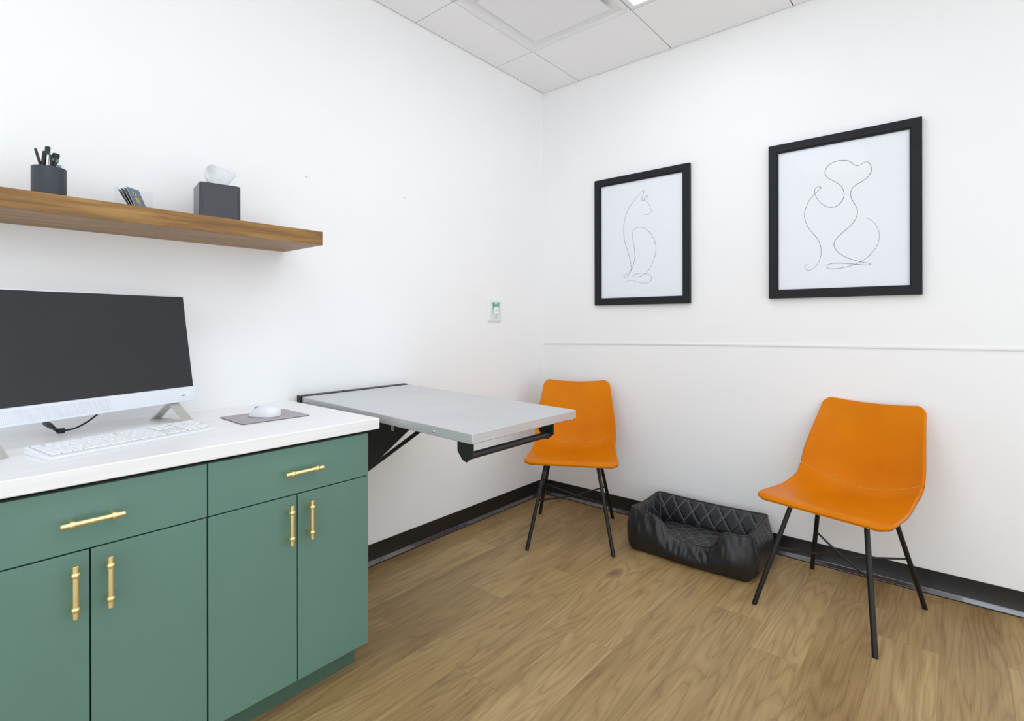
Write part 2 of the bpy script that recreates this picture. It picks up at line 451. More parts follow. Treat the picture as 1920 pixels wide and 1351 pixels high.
tl_labels = {(2, 1): 'white lit ceiling troffer nearest the room corner, beside the air diffuser',
             (2, 4): 'added unseen fill troffer above the green cabinets',
             (4, 3): 'added unseen fill troffer farthest from the green cabinets'}
for (i, j), n in TRO.items():
    x0, x1, _, y1 = cell(i, j); y0 = cell(i, j + n - 1)[2]
    t = thing('ceiling_light', tl_labels[(i, j)], 'ceiling light', ((x0 + x1) / 2, (y0 + y1) / 2, H), 0, 'ceiling troffer lights')
    hx, hy = (x1 - x0) / 2 - g, (y1 - y0) / 2 - g
    bm = nb()
    for q in ((-hx, hx, -hy, -hy + 0.025), (-hx, hx, hy - 0.025, hy), (-hx, -hx + 0.025, -hy + 0.025, hy - 0.025), (hx - 0.025, hx, -hy + 0.025, hy - 0.025)):
        bx(bm, *q, 0.0, 0.04)
    obj('light_frame', bm, 'white_metal', t)
    bm = nb(); bx(bm, -hx + 0.025, hx - 0.025, -hy + 0.025, hy - 0.025, 0.012, 0.03)
    obj('light_lens', bm, 'lens', t)

# cove base
BP = [(0.0, 0.0), (0.0, 0.0945), (0.0015, 0.096), (0.004, 0.0945), (0.004, 0.020), (0.0055, 0.0165), (0.0175, 0.0065), (0.0185, 0.0045), (0.0185, 0.002), (0.0175, 0.0)]
def base_run(name, pts_fn, y0, y1):
    bm = nb(); A = [bm.verts.new(pts_fn(a, b, y0)) for a, b in BP]; B = [bm.verts.new(pts_fn(a, b, y1)) for a, b in BP]
    for k in range(len(BP)):
        bm.faces.new((A[k], A[(k + 1) % len(BP)], B[(k + 1) % len(BP)], B[k])).material_index = 1 if k in (4, 5, 6) else 0
    bm.faces.new(A); bm.faces.new(B[::-1])
    return tag(obj(name, bm, ['rubber', 'rubber_toe']), kind='structure')
base_run('baseboard_left', lambda a, b, s: (a, s, b), -1.79, 0)
base_run('baseboard_right', lambda a, b, s: (s, -a, b), 0.0, XR)

# slim trim strip along the right wall
bm = nb()
prof = [(0, -0.006), (0.004, -0.006), (0.0055, -0.002), (0.0035, 0.004), (0, 0.005)]
Z = [(0.0, 0.993), (0.6, 1.006), (1.2, 1.016), (1.8, 1.0215), (2.3, 1.026), (XR, 1.032)]
rg = [[bm.verts.new((x, -a, z + b)) for a, b in prof] for x, z in Z]
for A, B in zip(rg, rg[1:]):
    for k in range(5): bm.faces.new((A[k], A[(k + 1) % 5], B[(k + 1) % 5], B[k]))
bm.faces.new(rg[0]); bm.faces.new(rg[-1][::-1])
tag(obj('trim_1', bm, 'white_metal'), kind='structure')

# ------------------------------------------------------------------ cabinets
XF, TF = 0.610, 0.019
HC, TC = 0.8155, 0.036
def handle(bm, c, axis, length=0.115, r=0.0060, out=0.030):
    """bar pull; c = point on the door face, bar runs along axis"""
    d = Vector((0, 1, 0)) if axis == 'y' else Vector((0, 0, 1))
    c = Vector(c); b = c + Vector((out, 0, 0))
    h = length / 2
    tube(bm, [b - d * h, b - d * (h - 0.0006), b + d * (h - 0.0006), b + d * h], [r * 0.9, r, r, r * 0.9], 24)
    e = Vector((0, 0, 1)) if axis == 'y' else Vector((0, 1, 0))
    for s in (-1, 1):
        q = b + d * s * length * 0.325
        tube(bm, [q - d * 0.0048, q - d * 0.0042, q + d * 0.0042, q + d * 0.0048], [r * 1.34, r * 1.42, r * 1.42, r * 1.34], 24)
        P = []
        for xx in (c.x + 0.0002, q.x):
            P += [q + Vector((xx - q.x, 0, 0)) + d * (i * 0.0040) + e * (j * 0.0042) for i, j in ((-1, -1), (1, -1), (1, 1), (-1, 1))]
        hexa(bm, P)

def cabinet(ya, yb, mid, label, drawer_c):
    """ya = right end, yb = left end (more negative)"""
    yc = (ya + yb) / 2
    t = thing('base_cabinet', label, 'cabinet', (0, yc, 0), 0, 'green base cabinets under the countertop')
    def loc(v): return v - yc
    bm = nb(); bx(bm, 0.02, XF - TF - 0.002, loc(yb) + 0.0005, loc(ya) - 0.0005, 0.079, HC - TC - 0.001)
    obj('cabinet_body', bm, 'green', t)
    bm = nb(); bx(bm, XF - TF - 0.0025, XF - TF - 0.001, loc(yb) + 0.001, loc(ya) - 0.001, 0.082, HC - TC - 0.001)
    obj('gap_shade', bm, 'shadowgap', t)  # dark sheet that paints shade into the gaps between the fronts
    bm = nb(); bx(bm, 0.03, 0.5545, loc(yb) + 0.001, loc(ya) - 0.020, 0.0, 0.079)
    obj('toe_kick', bm, 'green_shaded', t)
    g2 = 0.0016
    bm = nb(); bx(bm, XF - TF, XF, loc(yb) + g2, loc(ya) - g2 * 0.5, 0.6315, 0.769)
    d = obj('drawer', bm, 'green', t, bevel=0.0012)
    bm = nb(); handle(bm, (XF, loc(drawer_c), 0.700), 'y'); tag(obj('handle', bm, 'gold', d), 'brushed gold bar pull')
    for a, b, hy in ((yb, mid, mid - 0.031), (mid, ya, mid + 0.031)):
        bm = nb(); bx(bm, XF - TF, XF, loc(a) + g2, loc(b) - g2, 0.079, 0.6283)
        d = obj('door', bm, 'green', t, bevel=0.0012)
        bm = nb(); handle(bm, (XF, loc(hy), 0.5525), 'z'); tag(obj('handle', bm, 'gold', d), 'brushed gold bar pull')
    return t
cabinet(-1.7865, -2.2760, -2.0325, 'green base cabinet at the counter end nearest the steel table', -2.024)
cabinet(-2.2765, -2.7660, -2.5185, 'green base cabinet below the computer and keyboard, farther from the steel table', -2.518)

bm = nb(); bx(bm, 0.0, 0.622, -2.80, -1.7505, HC - TC, HC)
o = obj('countertop', bm, 'counter', bevel=0.0025, seg=2)
tag(o, 'long white countertop over the green cabinets', 'countertop')

# ------------------------------------------------------------------ shelf
bm = nb(); bx(bm, 0.0, 0.29, -2.85, -1.7645, 1.4225, 1.473)
o = obj('wall_shelf', bm, 'walnut', bevel=0.0012)
tag(o, 'thick brown wooden floating shelf on the left wall', 'shelf')
ZS = 1.473

# ------------------------------------------------------------------ pen cup and pens
cx, cy = 0.15, -2.5185
t = thing('pen_cup', 'round matte charcoal pen cup on the wooden shelf', 'pen cup', (cx, cy, ZS))
bm = nb(); R = 0.0385
prof = [(R - 0.002, 0), (R, 0.002), (R, 0.094), (R - 0.001, 0.096), (R - 0.003, 0.096), (R - 0.0035, 0.094), (R - 0.0035, 0.006), (0.001, 0.005)]
lathe(bm, prof, 48); obj('cup_body', bm, 'cup', t, smooth=False)
bm = nb(); lathe(bm, [(R - 0.006, 0.0052), (R - 0.006, 0.0065)], 32); obj('cup_liner', bm, 'shadowgap', t)

def pen(label, top, bot, r, kind, mats):
    """pen standing in the cup, top/bot offsets relative to cup axis"""
    o = thing('pen', label, 'pen', (cx + bot[0], cy + bot[1], ZS + 0.007), 0, 'pens standing in the charcoal cup')
    B = Vector((0, 0, 0)); T = Vector((top[0] - bot[0], top[1] - bot[1], top[2] - 0.007))
    d = T.normalized(); Ln = T.length
    P = lambda s: B + d * s
    body, cap, band, clip = mats
    bm = nb(); tube(bm, [P(0.0), P(0.008), P(Ln * 0.62)], [r * 0.4, r * 0.85, r * 0.95], 14); obj('pen_barrel', bm, body, o)
    bm = nb()
    if kind == 'flare': tube(bm, [P(Ln * 0.62), P(Ln * 0.7), P(Ln - 0.003), P(Ln)], [r, r * 1.05, r * 1.3, r * 1.15], 14)
    else: tube(bm, [P(Ln * 0.62), P(Ln * 0.64), P(Ln - 0.003), P(Ln)], [r, r * 1.06, r, r * 0.6], 14)
    obj('pen_cap', bm, cap, o)
    if band:
        bm = nb(); tube(bm, [P(Ln - 0.025), P(Ln - 0.016)], [r * 1.42] * 2, 14); obj('color_band', bm, band, o)
    if clip:
        bm = nb(); sd = Vector((1, 0, 0)); sd = (sd - d * sd.dot(d)).normalized()
        w = d.cross(sd) * 0.0022
        a0 = P(Ln - 0.002) + sd * r * 1.2; a1 = P(Ln - 0.034) + sd * (r * 1.2 + 0.002)
        hexa(bm, [a1 - w, a1 + w, a1 + w + sd * 0.0015, a1 - w + sd * 0.0015, a0 - w, a0 + w, a0 + w + sd * 0.0015, a0 - w + sd * 0.0015])
        obj('pen_clip', bm, clip, o)
dz = ZS
def tp(x, y, z): return (x, y - cy, z - ZS)
pen('black pen leaning left, leftmost in the charcoal cup', tp(0.0, -2.5475, 1.618), (0.0, 0.006), 0.0034, 's', ('pen', 'pen', None, 'pen'))
pen('plain black pen just left of the green banded marker', tp(0.006, -2.5295, 1.614), (-0.004, -0.020), 0.0040, 's', ('pen', 'pen', None, 'pen'))
pen('black marker with a bright green band, tallest in the cup', tp(0.004, -2.5215, 1.628), (0.0, -0.012), 0.0048, 'flare', ('pen', 'pen', 'pen_green', 'pen'))
pen('slim white pen in front of the green banded marker', tp(0.020, -2.5235, 1.602), (0.012, -0.010), 0.0028, 's', ('pen_white', 'pen_white', None, None))
pen('short slim black pen beside the white pen', tp(0.022, -2.5175, 1.603), (0.014, 0.000), 0.0030, 's', ('pen', 'pen', None, 'pen'))
pen('wide black pen with a sage green band leaning right', tp(0.006, -2.5035, 1.612), (0.0, -0.012), 0.0066, 'flare', ('pen', 'pen', 'pen_sage', 'pen'))
pen('pen with a round green end barely above the cup rim', tp(0.010, -2.4985, 1.581), (0.0, 0.010), 0.0042, 's', ('pen_white', 'pen_sage', None, None))
pen('white pen with a green tip at the right rim of the cup', tp(0.0, -2.4895, 1.586), (0.0, 0.022), 0.0042, 's', ('pen_white', 'pen_white', 'pen_sage', None))

# ------------------------------------------------------------------ card holder and cards
hx, hy, hr = 0.150, -2.308, math.radians(38)
t = thing('card_holder', 'clear plastic card holder on the wooden shelf', 'card holder', (hx, hy, ZS), hr)
bm = nb()
bx(bm, -0.054, 0.026, -0.028, 0.028, 0.0, 0.0025); bx(bm, -0.054, 0.026, 0.026, 0.028, 0.0025, 0.076)
bx(bm, -0.054, 0.026, -0.028, -0.0265, 0.0025, 0.040); bx(bm, -0.054, -0.0525, -0.0265, 0.026, 0.0025, 0.082)
obj('holder_shell', bm, 'acrylic', t, bevel=0.0006)
for k in range(4):
    lab = ['slate business card with gold lettering, front of the leaning stack',
           'slate business card just behind the front card',
           'dark business card second from the back of the leaning stack',
           'pale edged business card at the very back of the leaning stack'][k]
    cd = thing('business_card', lab, 'business card', (hx, hy, ZS + 0.004), hr, 'business cards leaning in the clear holder')
    lean = math.radians(24 + 3.2 * k); m = Matrix.Translation((0.016 - k * 0.0055, 0, 0)) @ Matrix.Rotation(-lean, 4, 'Y')
    bm = nb(); bx(bm, -0.0005, 0.0005, -0.0255, 0.0255, 0, 0.083, mtx=m)
    for f in bm.faces:
        f.material_index = 1 if f.calc_area() < 0.001 else 0
    obj('card_sheet', bm, ['cardm' if k != 2 else 'pen', 'card_edge'], cd)
    if k == 0:
        bm = nb()
        m2 = m @ Matrix.Translation((0.0007, 0, 0))
        for q in range(5):   # stacked gold strokes
            bx(bm, 0, 0.0004, -0.008 + q * 0.003, -0.0065 + q * 0.003, 0.030, 0.052 - 0.002 * (q % 2), mtx=m2)
        for q in range(6):
            bx(bm, 0, 0.0004, -0.010 + q * 0.0035, -0.0085 + q * 0.0035, 0.010 + q * 0.001, 0.024 - abs(q - 2.5) * 0.002, mtx=m2)
        pts = [Vector((0.0002, 0.0075 * math.cos(a) - 0.004, 0.062 + 0.006 * math.sin(a))) for a in [2 * PI * i / 16 for i in range(16)]]
        tube(bm, [m2 @ p for p in pts], 0.0008, 6, closed=True)
        tube(bm, [m2 @ Vector((0.0002, -0.004, 0.058)), m2 @ Vector((0.0002, 0.002, 0.066))], 0.0008, 6)
        obj('gold_print', bm, 'cardgold', cd)

# ------------------------------------------------------------------ tissue box and tissue
rz = math.radians(-10.5)
t = thing('tissue_box', 'square charcoal tissue box cover on the wooden shelf', 'tissue box', (0.150, -2.079, ZS), rz)
bm = nb(); a = 0.0625; Ht = 0.127; n = 6
outer = rrect(a, a, 0.012, n); holep = [(0.036 * math.cos(q), 0.020 * math.sin(q)) for q in [2 * PI * (i + 0.0) / len(outer) for i in range(len(outer))]]
# align the oval with the outline angle
holep = []
for (px, py) in outer:
    an = math.atan2(py / 0.020, px / 0.036); holep.append((0.020 * math.cos(math.atan2(py, px)), 0.036 * math.sin(math.atan2(py, px))))
lv = [[bm.verts.new((px, py, 0)) for px, py in outer], [bm.verts.new((px, py, Ht - 0.004)) for px, py in outer],
      [bm.verts.new((px * 0.985, py * 0.985, Ht - 0.001)) for px, py in outer], [bm.verts.new((px * 0.95, py * 0.95, Ht)) for px, py in outer],
      [bm.verts.new((px, py, Ht)) for px, py in holep], [bm.verts.new((px, py, Ht - 0.02)) for px, py in holep]]
for A, B in zip(lv, lv[1:]):
    for k in range(len(A)): bm.faces.new((A[k], A[(k + 1) % len(A)], B[(k + 1) % len(A)], B[k]))
bm.faces.new(lv[0][::-1]); bm.faces.new(lv[-1])
bo = obj('box_cover', bm, 'tbox', t)
for p in bo.data.polygons: p.use_smooth = abs(p.normal.z) < 0.6 and p.area < 0.003

bm = nb()
# crumpled sheet rising from the slot: ruled grid with folds
nu, nv = 36, 18
top = catmull([(0.016, -0.040, 0.042), (0.022, -0.032, 0.066), (0.006, -0.006, 0.076), (-0.012, 0.018, 0.072), (0.000, 0.040, 0.064), (0.014, 0.058, 0.056), (0.020, 0.050, 0.040)], 6)
bot = catmull([(0.002, -0.010, -0.010), (0.006, -0.004, -0.010), (-0.003, 0.0, -0.010), (0.006, 0.008, -0.010), (-0.002, 0.014, -0.010), (0.005, 0.020, -0.010), (0.0, 0.024, -0.010)], 6)
gr = []
for i in range(len(top)):
    col = []
    for j in range(nv + 1):
        s = j / nv
        p = bot[i].lerp(top[i], s)
        bulge = math.sin(PI * s)
        p = p + Vector((bulge * 0.008 * math.sin(i * 0.30 + 2 * s), -0.010 * bulge * (1 - i / len(top)), 0))
        nz = noise.noise(Vector((i * 0.22, s * 4, 1.3)))
        p += Vector((nz * 0.006 * s, nz * 0.004 * s, noise.noise(Vector((i * .3, 7, s * 3))) * 0.004 * s))
        col.append(bm.verts.new(p))
    gr.append(col)
for i in range(len(gr) - 1):
    for j in range(nv): bm.faces.new((gr[i][j], gr[i + 1][j], gr[i + 1][j + 1], gr[i][j + 1]))
o = obj('tissue', bm, 'tissue', smooth=True, loc=(0.150, -2.079, ZS + Ht), rot=(0, 0, rz))
md = o.modifiers.new('s', 'SOLIDIFY'); md.thickness = 0.0006
tag(o, 'crumpled white tissue pulled up out of the charcoal box', 'tissue')

# ------------------------------------------------------------------ all-in-one computer
# frame: x = along the width to the viewer's left end, y = forward normal
PR = Vector((0.155, -2.148, 0.0)); u = Vector((0.298, -0.954, 0)).normalized()
ang = math.atan2(u.y, u.x)   # local +x -> toward left end in the photo
t = thing('desktop_computer', 'white all-in-one desktop computer with dark screen on the countertop', 'computer', (PR.x, PR.y, HC), ang)
# local +y must point to the room: rotate +90 from u
Wd, Hm = 0.572, 0.352; zb = 0.062; lean = 0.168
M0 = Matrix.Translation((0, 0, zb)) @ Matrix.Rotation(lean, 4, 'X')   # tilt back: top moves to -y
def sb(name, x0, x1, y0, y1, z0, z1, mat, bev=0.0, par=t, m=M0):
    bm = nb(); bx(bm, x0, x1, y0, y1, z0, z1, mtx=m); return obj(name, bm, mat, par, bevel=bev)
sb('display_housing', 0, Wd, -0.022, 0.0, 0.0, Hm, 'bezel', 0.003)
sc_ = sb('screen', 0.004, Wd - 0.004, -0.001, 0.0012, 0.0475, Hm - 0.004, 'screen', 0.0006)
ch = sb('chin_bar', 0.0, Wd, -0.004, 0.0035, 0.0, 0.0465, 'silver', 0.0015)
bm = nb()
for k in range(74):
    x = 0.262 + k * 0.0036
    bx(bm, x, x + 0.0013, 0.0034, 0.0037, 0.006, 0.040, mtx=M0)
obj('speaker_slots', bm, 'slot', ch)
bm = nb(); bx(bm, 0.036, 0.050, 0.0034, 0.0039, 0.019, 0.033, mtx=M0); st_ = obj('sticker', bm, 'label_white', ch)
bm = nb(); bx(bm, 0.036, 0.050, 0.0038, 0.0042, 0.019, 0.0222, mtx=M0); obj('sticker_stripe', bm, 'label_blue', ch)
bm = nb(); bx(bm, 0.020, 0.034, 0.0034, 0.0039, 0.019, 0.033, mtx=M0); obj('sticker', bm, 'bezel', ch)
bm = nb()
for k, (ww, hh) in enumerate(((0.003, 0.004), (0.004, 0.004), (0.003, 0.004))):
    bx(bm, 0.040 + 0.0 * k, 0.046, 0.0039, 0.0041, 0.0255, 0.0275, mtx=M0)
obj('sticker_print', bm, 'label_grey', ch)
# raised maker's mark: two joined letters
def letter(bm, ch_, x, z, h, y, m=None, flip=-1, w=0.0009):
    segs = {'h': [[(0, 0), (0, 1)], [(0, .55), (.35, .6), (.45, .45), (.45, 0)]],
            'p': [[(0, -.35), (0, .6)], [(0, .6), (.4, .58), (.48, .3), (.4, .02), (0, 0)]]}[ch_]
    for sg in segs:
        pts = [Vector((x + flip * a * h, y, z + b * h)) for a, b in sg]
        if m is not None: pts = [m @ p for p in pts]
        tube(bm, pts, w, 6)
bm = nb(); letter(bm, 'h', 0.276, 0.020, 0.011, 0.0036, M0); letter(bm, 'p', 0.268, 0.020, 0.011, 0.0036, M0)
obj('maker_mark', bm, 'bezel', ch)
for x in (0.052, Wd - 0.050):
    bm = nb(); w = 0.030; th = 0.0045
    pts = [(-0.012, 0.066), (0.068, 0.0045), (0.062, 0.0), (-0.105, 0.0), (-0.110, 0.0045), (-0.028, 0.066)]
    inn = [(-0.0185, 0.0610), (0.0545, 0.0050), (-0.094, 0.0050)]
    tri = [(-0.018, 0.0665), (0.0720, 0.0), (-0.112, 0.0)]
    # ring between outer and inner triangles
    rings_ = []
    for xx in (x, x + w):
        rings_.append(([bm.verts.new((xx, p, q)) for p, q in tri], [bm.verts.new((xx, p, q)) for p, q in inn]))
    (Ao, Ai), (Bo, Bi) = rings_
    for k in range(3):
        k2 = (k + 1) % 3
        bm.faces.new((Ao[k], Ao[k2], Ai[k2], Ai[k])); bm.faces.new((Bo[k2], Bo[k], Bi[k], Bi[k2]))
        bm.faces.new((Ao[k], Bo[k], Bo[k2], Ao[k2])); bm.faces.new((Ai[k2], Bi[k2], Bi[k], Ai[k]))
    obj('stand_foot', bm, 'standm', t, bevel=0.0012)

# cable behind the computer
bm = nb()
cab = catmull([(0.075, -2.375, HC + 0.075), (0.09, -2.385, HC + 0.055), (0.115, -2.42, HC + 0.030), (0.130, -2.455, HC + 0.014), (0.140, -2.482, HC + 0.011)], 8)
tube(bm, cab, 0.0026, 10)
tube(bm, [(0.140, -2.485, HC + 0.011), (0.143, -2.500, HC + 0.012)], 0.0075, 14)
tube(bm, [(0.143, -2.500, HC + 0.012), (0.13, -2.506, HC + 0.020), (0.11, -2.512, HC + 0.026), (0.07, -2.515, HC + 0.028)], [0.004, 0.005, 0.0075, 0.0075], 12)
o = tag(obj('power_cable', bm, 'cable'), 'black power cable with plug lying under the computer screen', 'cable')

# ------------------------------------------------------------------ keyboard
t = thing('keyboard', 'long white keyboard on the countertop in front of the computer', 'keyboard', (0.381, -2.386, HC), math.radians(12.6))
# local x = toward user (front), local y = along the length to the right
bm = nb(); prism(bm, [(-0.067, 0.0), (0.066, 0.0), (0.067, 0.006), (0.060, 0.0085), (-0.060, 0.0175), (-0.067, 0.014)], -0.203, 0.203, 'y')
kb = obj('keyboard_body', bm, 'kb', t, bevel=0.0015)
def topz(x): return 0.0085 + (0.060 - x) / 0.120 * 0.009
# rows from the back: unit widths, None = gap
rows = [[1, .5, 1, 1, 1, 1, .5, 1, 1, 1, 1, .5, 1, 1, 1, 1],
        [1] * 13 + [2], [1.5] + [1] * 12 + [1.5], [1.75] + [1] * 11 + [2.25], [2.25] + [1] * 10 + [2.75], [1.25, 1.25, 1.25, 6.25, 1.25, 1.25, 1.25, 1.25]]
gaps0 = {1, 6, 11}
nav = [[(15.25, 1), (16.25, 1), (17.25, 1)], [(15.25, 1), (16.25, 1), (17.25, 1)], [(15.25, 1), (16.25, 1), (17.25, 1)], [], [(16.25, 1)], [(15.25, 1), (16.25, 1), (17.25, 1)]]
num = [[(18.5, 1), (19.5, 1), (20.5, 1), (21.5, 1)], [(18.5, 1), (19.5, 1), (20.5, 1), (21.5, 1)], [(18.5, 1), (19.5, 1), (20.5, 1), (21.5, 1)],
       [(18.5, 1), (19.5, 1), (20.5, 1)], [(18.5, 1), (19.5, 1), (20.5, 1), (21.5, 1)], [(18.5, 2), (20.5, 1)]]
U = 0.390 / 22.5; RP = 0.0183
keys = []
for r in range(6):
    x0 = 0.0
    for k, w in enumerate(rows[r]):
        if r == 0 and k in gaps0: x0 += w; continue
        keys.append((r, x0, w)); x0 += w
    for x, w in nav[r] + num[r]: keys.append((r, x, w))
keys.sort(key=lambda k: (k[0] == 0, -k[2]))
def key_mesh(bm, r, x, w):
    xc = -0.056 + 0.0012 + r * RP; d = RP - 0.0026
    y0 = -0.195 + x * U + 0.0009; y1 = -0.195 + (x + w) * U - 0.0009
    a, b = xc + 0.0004, xc + d; e = 0.0014; h = 0.0028
    hexa(bm, [(a, y0, topz(a)), (b, y0, topz(b)), (b, y1, topz(b)), (a, y1, topz(a)),
              (a + e, y0 + e, topz(a) + h), (b - e, y0 + e, topz(b) + h), (b - e, y1 - e, topz(b) + h), (a + e, y1 - e, topz(a) + h)])
def key_gap(bm, r, x, w):
    xc = -0.056 + r * RP; y0 = -0.195 + x * U - 0.0004; y1 = -0.195 + (x + w) * U + 0.0004; a, b = xc, xc + RP + 0.0008
    hexa(bm, [(a, y0, topz(a) - .001), (b, y0, topz(b) - .001), (b, y1, topz(b) - .001), (a, y1, topz(a) - .001),
              (a, y0, topz(a) + .0004), (b, y0, topz(b) + .0004), (b, y1, topz(b) + .0004), (a, y1, topz(a) + .0004)])
bm = nb()
for k in keys: key_gap(bm, *k)
tag(obj('key_gap_shade', bm, 'keygap', t), 'painted grey shade in the gaps around the keys')
for k in keys[:99]:
    bm = nb(); key_mesh(bm, *k); obj('key', bm, 'key', t)
if keys[99:]:
    bm = nb()
    for k in keys[99:]: key_mesh(bm, *k)
    tag(obj('small_keys', bm, 'key', t), kind='stuff')

# ------------------------------------------------------------------ mouse pad and mouse
t = thing('mouse_pad', 'taupe mouse pad with a dark edge on the countertop', 'mouse pad', (0.302, -1.985, HC), math.radians(-1.5))
bm = nb(); prism(bm, rrect(0.096, 0.111, 0.010), 0, 0.0018); obj('pad_base', bm, 'pad_edge', t)
bm = nb(); prism(bm, rrect(0.0950, 0.110, 0.0095), 0.0018, 0.0028); top_ = obj('pad_surface', bm, 'pad', t)
bm = nb()
for k in range(6):
    x = -0.045 + k * 0.006
    tube(bm, [(x, -0.070, 0.0029), (x + 0.004, -0.064, 0.0029), (x, -0.058, 0.0029), (x + 0.004, -0.052, 0.0029)], 0.0006, 5)
for k in range(9):
    x = 0.050; y = -0.02 + k * 0.006
    bx(bm, x, x + 0.005, y, y + 0.0035, 0.0028, 0.0030)
obj('pale_print', bm, 'padprint', top_)

t = thing('computer_mouse', 'white computer mouse resting on the taupe mouse pad', 'mouse', (0.308, -1.990, HC + 0.0029), math.atan2(-0.52, -0.86))
bm = nb(); n1, n2 = 28, 14
lx, ly, hz = 0.053, 0.031, 0.036
rows_ = []
for j in range(n2 + 1):
    ph = j / n2 * PI / 2
    rr = []
    for i in range(n1):
        th = 2 * PI * i / n1
        ex = 0.75
        cxv = math.copysign(abs(math.cos(th)) ** ex, math.cos(th)); syv = math.copysign(abs(math.sin(th)) ** ex, math.sin(th))
        c_ = math.cos(ph) ** 0.62
        x = cxv * lx * c_; y = syv * ly * c_ * (1 - 0.10 * cxv)
        z = hz * math.sin(ph) ** 0.85
        z *= 1 - 0.34 * max(0, x / lx) ** 1.3 - 0.12 * max(0, -x / lx) ** 2
        rr.append(bm.verts.new((x - (0.008 * math.sin(ph)), y, z + 0.0022)))
    rows_.append(rr)
    if j == n2: break
for A, B in zip(rows_, rows_[1:]):
    for k in range(n1): bm.faces.new((A[k], A[(k + 1) % n1], B[(k + 1) % n1], B[k]))
bm.faces.new(rows_[0][::-1])
bmesh.ops.remove_doubles(bm, verts=bm.verts, dist=0.00005)
obj('mouse_shell', bm, 'mouse', t, smooth=True)
bm = nb(); prism(bm, rrect(0.050, 0.0285, 0.022), 0.0, 0.0026); obj('mouse_base', bm, 'mouse_grey', t)
bm = nb(); tube(bm, [(0.027, -0.0035, 0.0245), (0.027, 0.0035, 0.0245)], 0.0085, 18); obj('scroll_wheel', bm, 'mouse_grey', t)

# ------------------------------------------------------------------ folding steel table
ZT = lambda x: 0.829 - 0.022 * x
TY0, TY1, TX0, TX1 = -1.708, -1.155, 0.032, 1.012
t = thing('exam_table', 'steel topped folding examination table bracketed to the left wall', 'table', (0, (TY0 + TY1) / 2, 0.70))
def L3(x, y, z): return (x, y - (TY0 + TY1) / 2, z - 0.70)
def slabp(bm, x0, x1, y0, y1, d0, d1, mat=0):
    """follows the slight fall of the top; d0,d1 = depth below the top surface"""
    P = [L3(x0, y0, ZT(x0) - d1), L3(x1, y0, ZT(x1) - d1), L3(x1, y1, ZT(x1) - d1), L3(x0, y1, ZT(x0) - d1),
         L3(x0, y0, ZT(x0) - d0), L3(x1, y0, ZT(x1) - d0), L3(x1, y1, ZT(x1) - d0), L3(x0, y1, ZT(x0) - d0)]
    hexa(bm, P, mat)
bm = nb(); slabp(bm, TX0, TX1, TY0, TY1, 0.0, 0.031)
tt = obj('tabletop', bm, 'steel', t, bevel=0.0022, seg=2)
bm = nb(); slabp(bm, 0.0, 0.030, TY0 - 0.006, TY1, -0.003, 0.034)
obj('wall_channel', bm, 'black_metal', t, bevel=0.001)
for y in (TY0 + 0.05, TY0 + 0.2, TY1 - 0.05):
    bm = nb(); tube(bm, [L3(0.018, y, ZT(0) + 0.003), L3(0.018, y, ZT(0) + 0.0055)], 0.004, 10); obj('channel_screw', bm, 'black_metal', t)
# wall side gussets and inner rails
y = -1.43
bm = nb()
pts = [(0.002, ZT(0) - 0.034), (0.47, ZT(0.47) - 0.031), (0.475, ZT(0.475) - 0.052), (0.02, 0.423), (0.002, 0.423)]
prism(bm, [(a_, b_ - 0.70) for a_, b_ in pts], L3(0, y, 0)[1] - 0.002, L3(0, y, 0)[1] + 0.002, 'y')
gs = obj('wall_gusset', bm, 'black_metal', t)
bm = nb(); tube(bm, [L3(0.272, y - 0.004, 0.686), L3(0.272, y - 0.0021, 0.686)], 0.0115, 24)
tube(bm, [L3(0.272, y - 0.006, 0.686), L3(0.272, y - 0.0021, 0.686)], 0.005, 6); tag(obj('washer', bm, 'zinc', gs), 'zinc washer and bolt head')
bm = nb(); tube(bm, [L3(0.02, y - 0.028, 0.423), L3(0.60, y - 0.028, ZT(.60) - 0.033)], 0.0082, 14)
obj('support_strut', bm, 'black_metal', t)
bm = nb()
slabp(bm, 0.05, TX1 - 0.12, -1.442, -1.418, 0.031, 0.040)
obj('under_rail', bm, 'black_metal', t)
# front bar on two plates
for y, s in ((TY0 + 0.012, 1), (TY1 - 0.135, -1)):
    bm = nb(); xa, xb = TX1 - 0.072, TX1 - 0.006
    ztp = ZT(TX1) - 0.031
    pts = [(xa, ztp), (xb, ztp), (xb, ztp - 0.038), (xb - 0.028, ztp - 0.060), (xb - 0.045, ztp - 0.054), (xa, ztp - 0.030)]
    prism(bm, [(a, b - 0.70) for a, b in pts], L3(0, y - 0.0025, 0)[1], L3(0, y + 0.0025, 0)[1], 'y')
    obj('bar_bracket', bm, 'black_metal', t, bevel=0.0008)
bm = nb(); zc = ZT(TX1) - 0.031 - 0.040
tube(bm, [L3(TX1 - 0.026, TY0 + 0.012, zc), L3(TX1 - 0.026, TY1 - 0.135, zc)], 0.011, 18)
obj('release_bar', bm, 'black_metal', t)
for x in (0.06, 0.845):
    bm = nb(); lathe(bm, [(0.0055, 0), (0.005, 0.002), (0.003, 0.0038), (0.0005, 0.0045)], 12, Matrix.Translation(L3(x, TY0 - 0.0003, ZT(x) - 0.017)) @ Matrix.Rotation(PI / 2, 4, 'X'))
    tag(obj('edge_screw', bm, 'zinc', t), 'bright round screw head')
bm = nb(); lathe(bm, [(0.0035, 0), (0.0033, 0.007), (0.0008, 0.009)], 12, Matrix.Translation(L3(TX1 + 0.0002, TY1 - 0.040, ZT(TX1) - 0.029)) @ Matrix.Rotation(PI / 2, 4, 'Y'))
tag(obj('edge_screw', bm, 'zinc', t), 'bright round screw head')

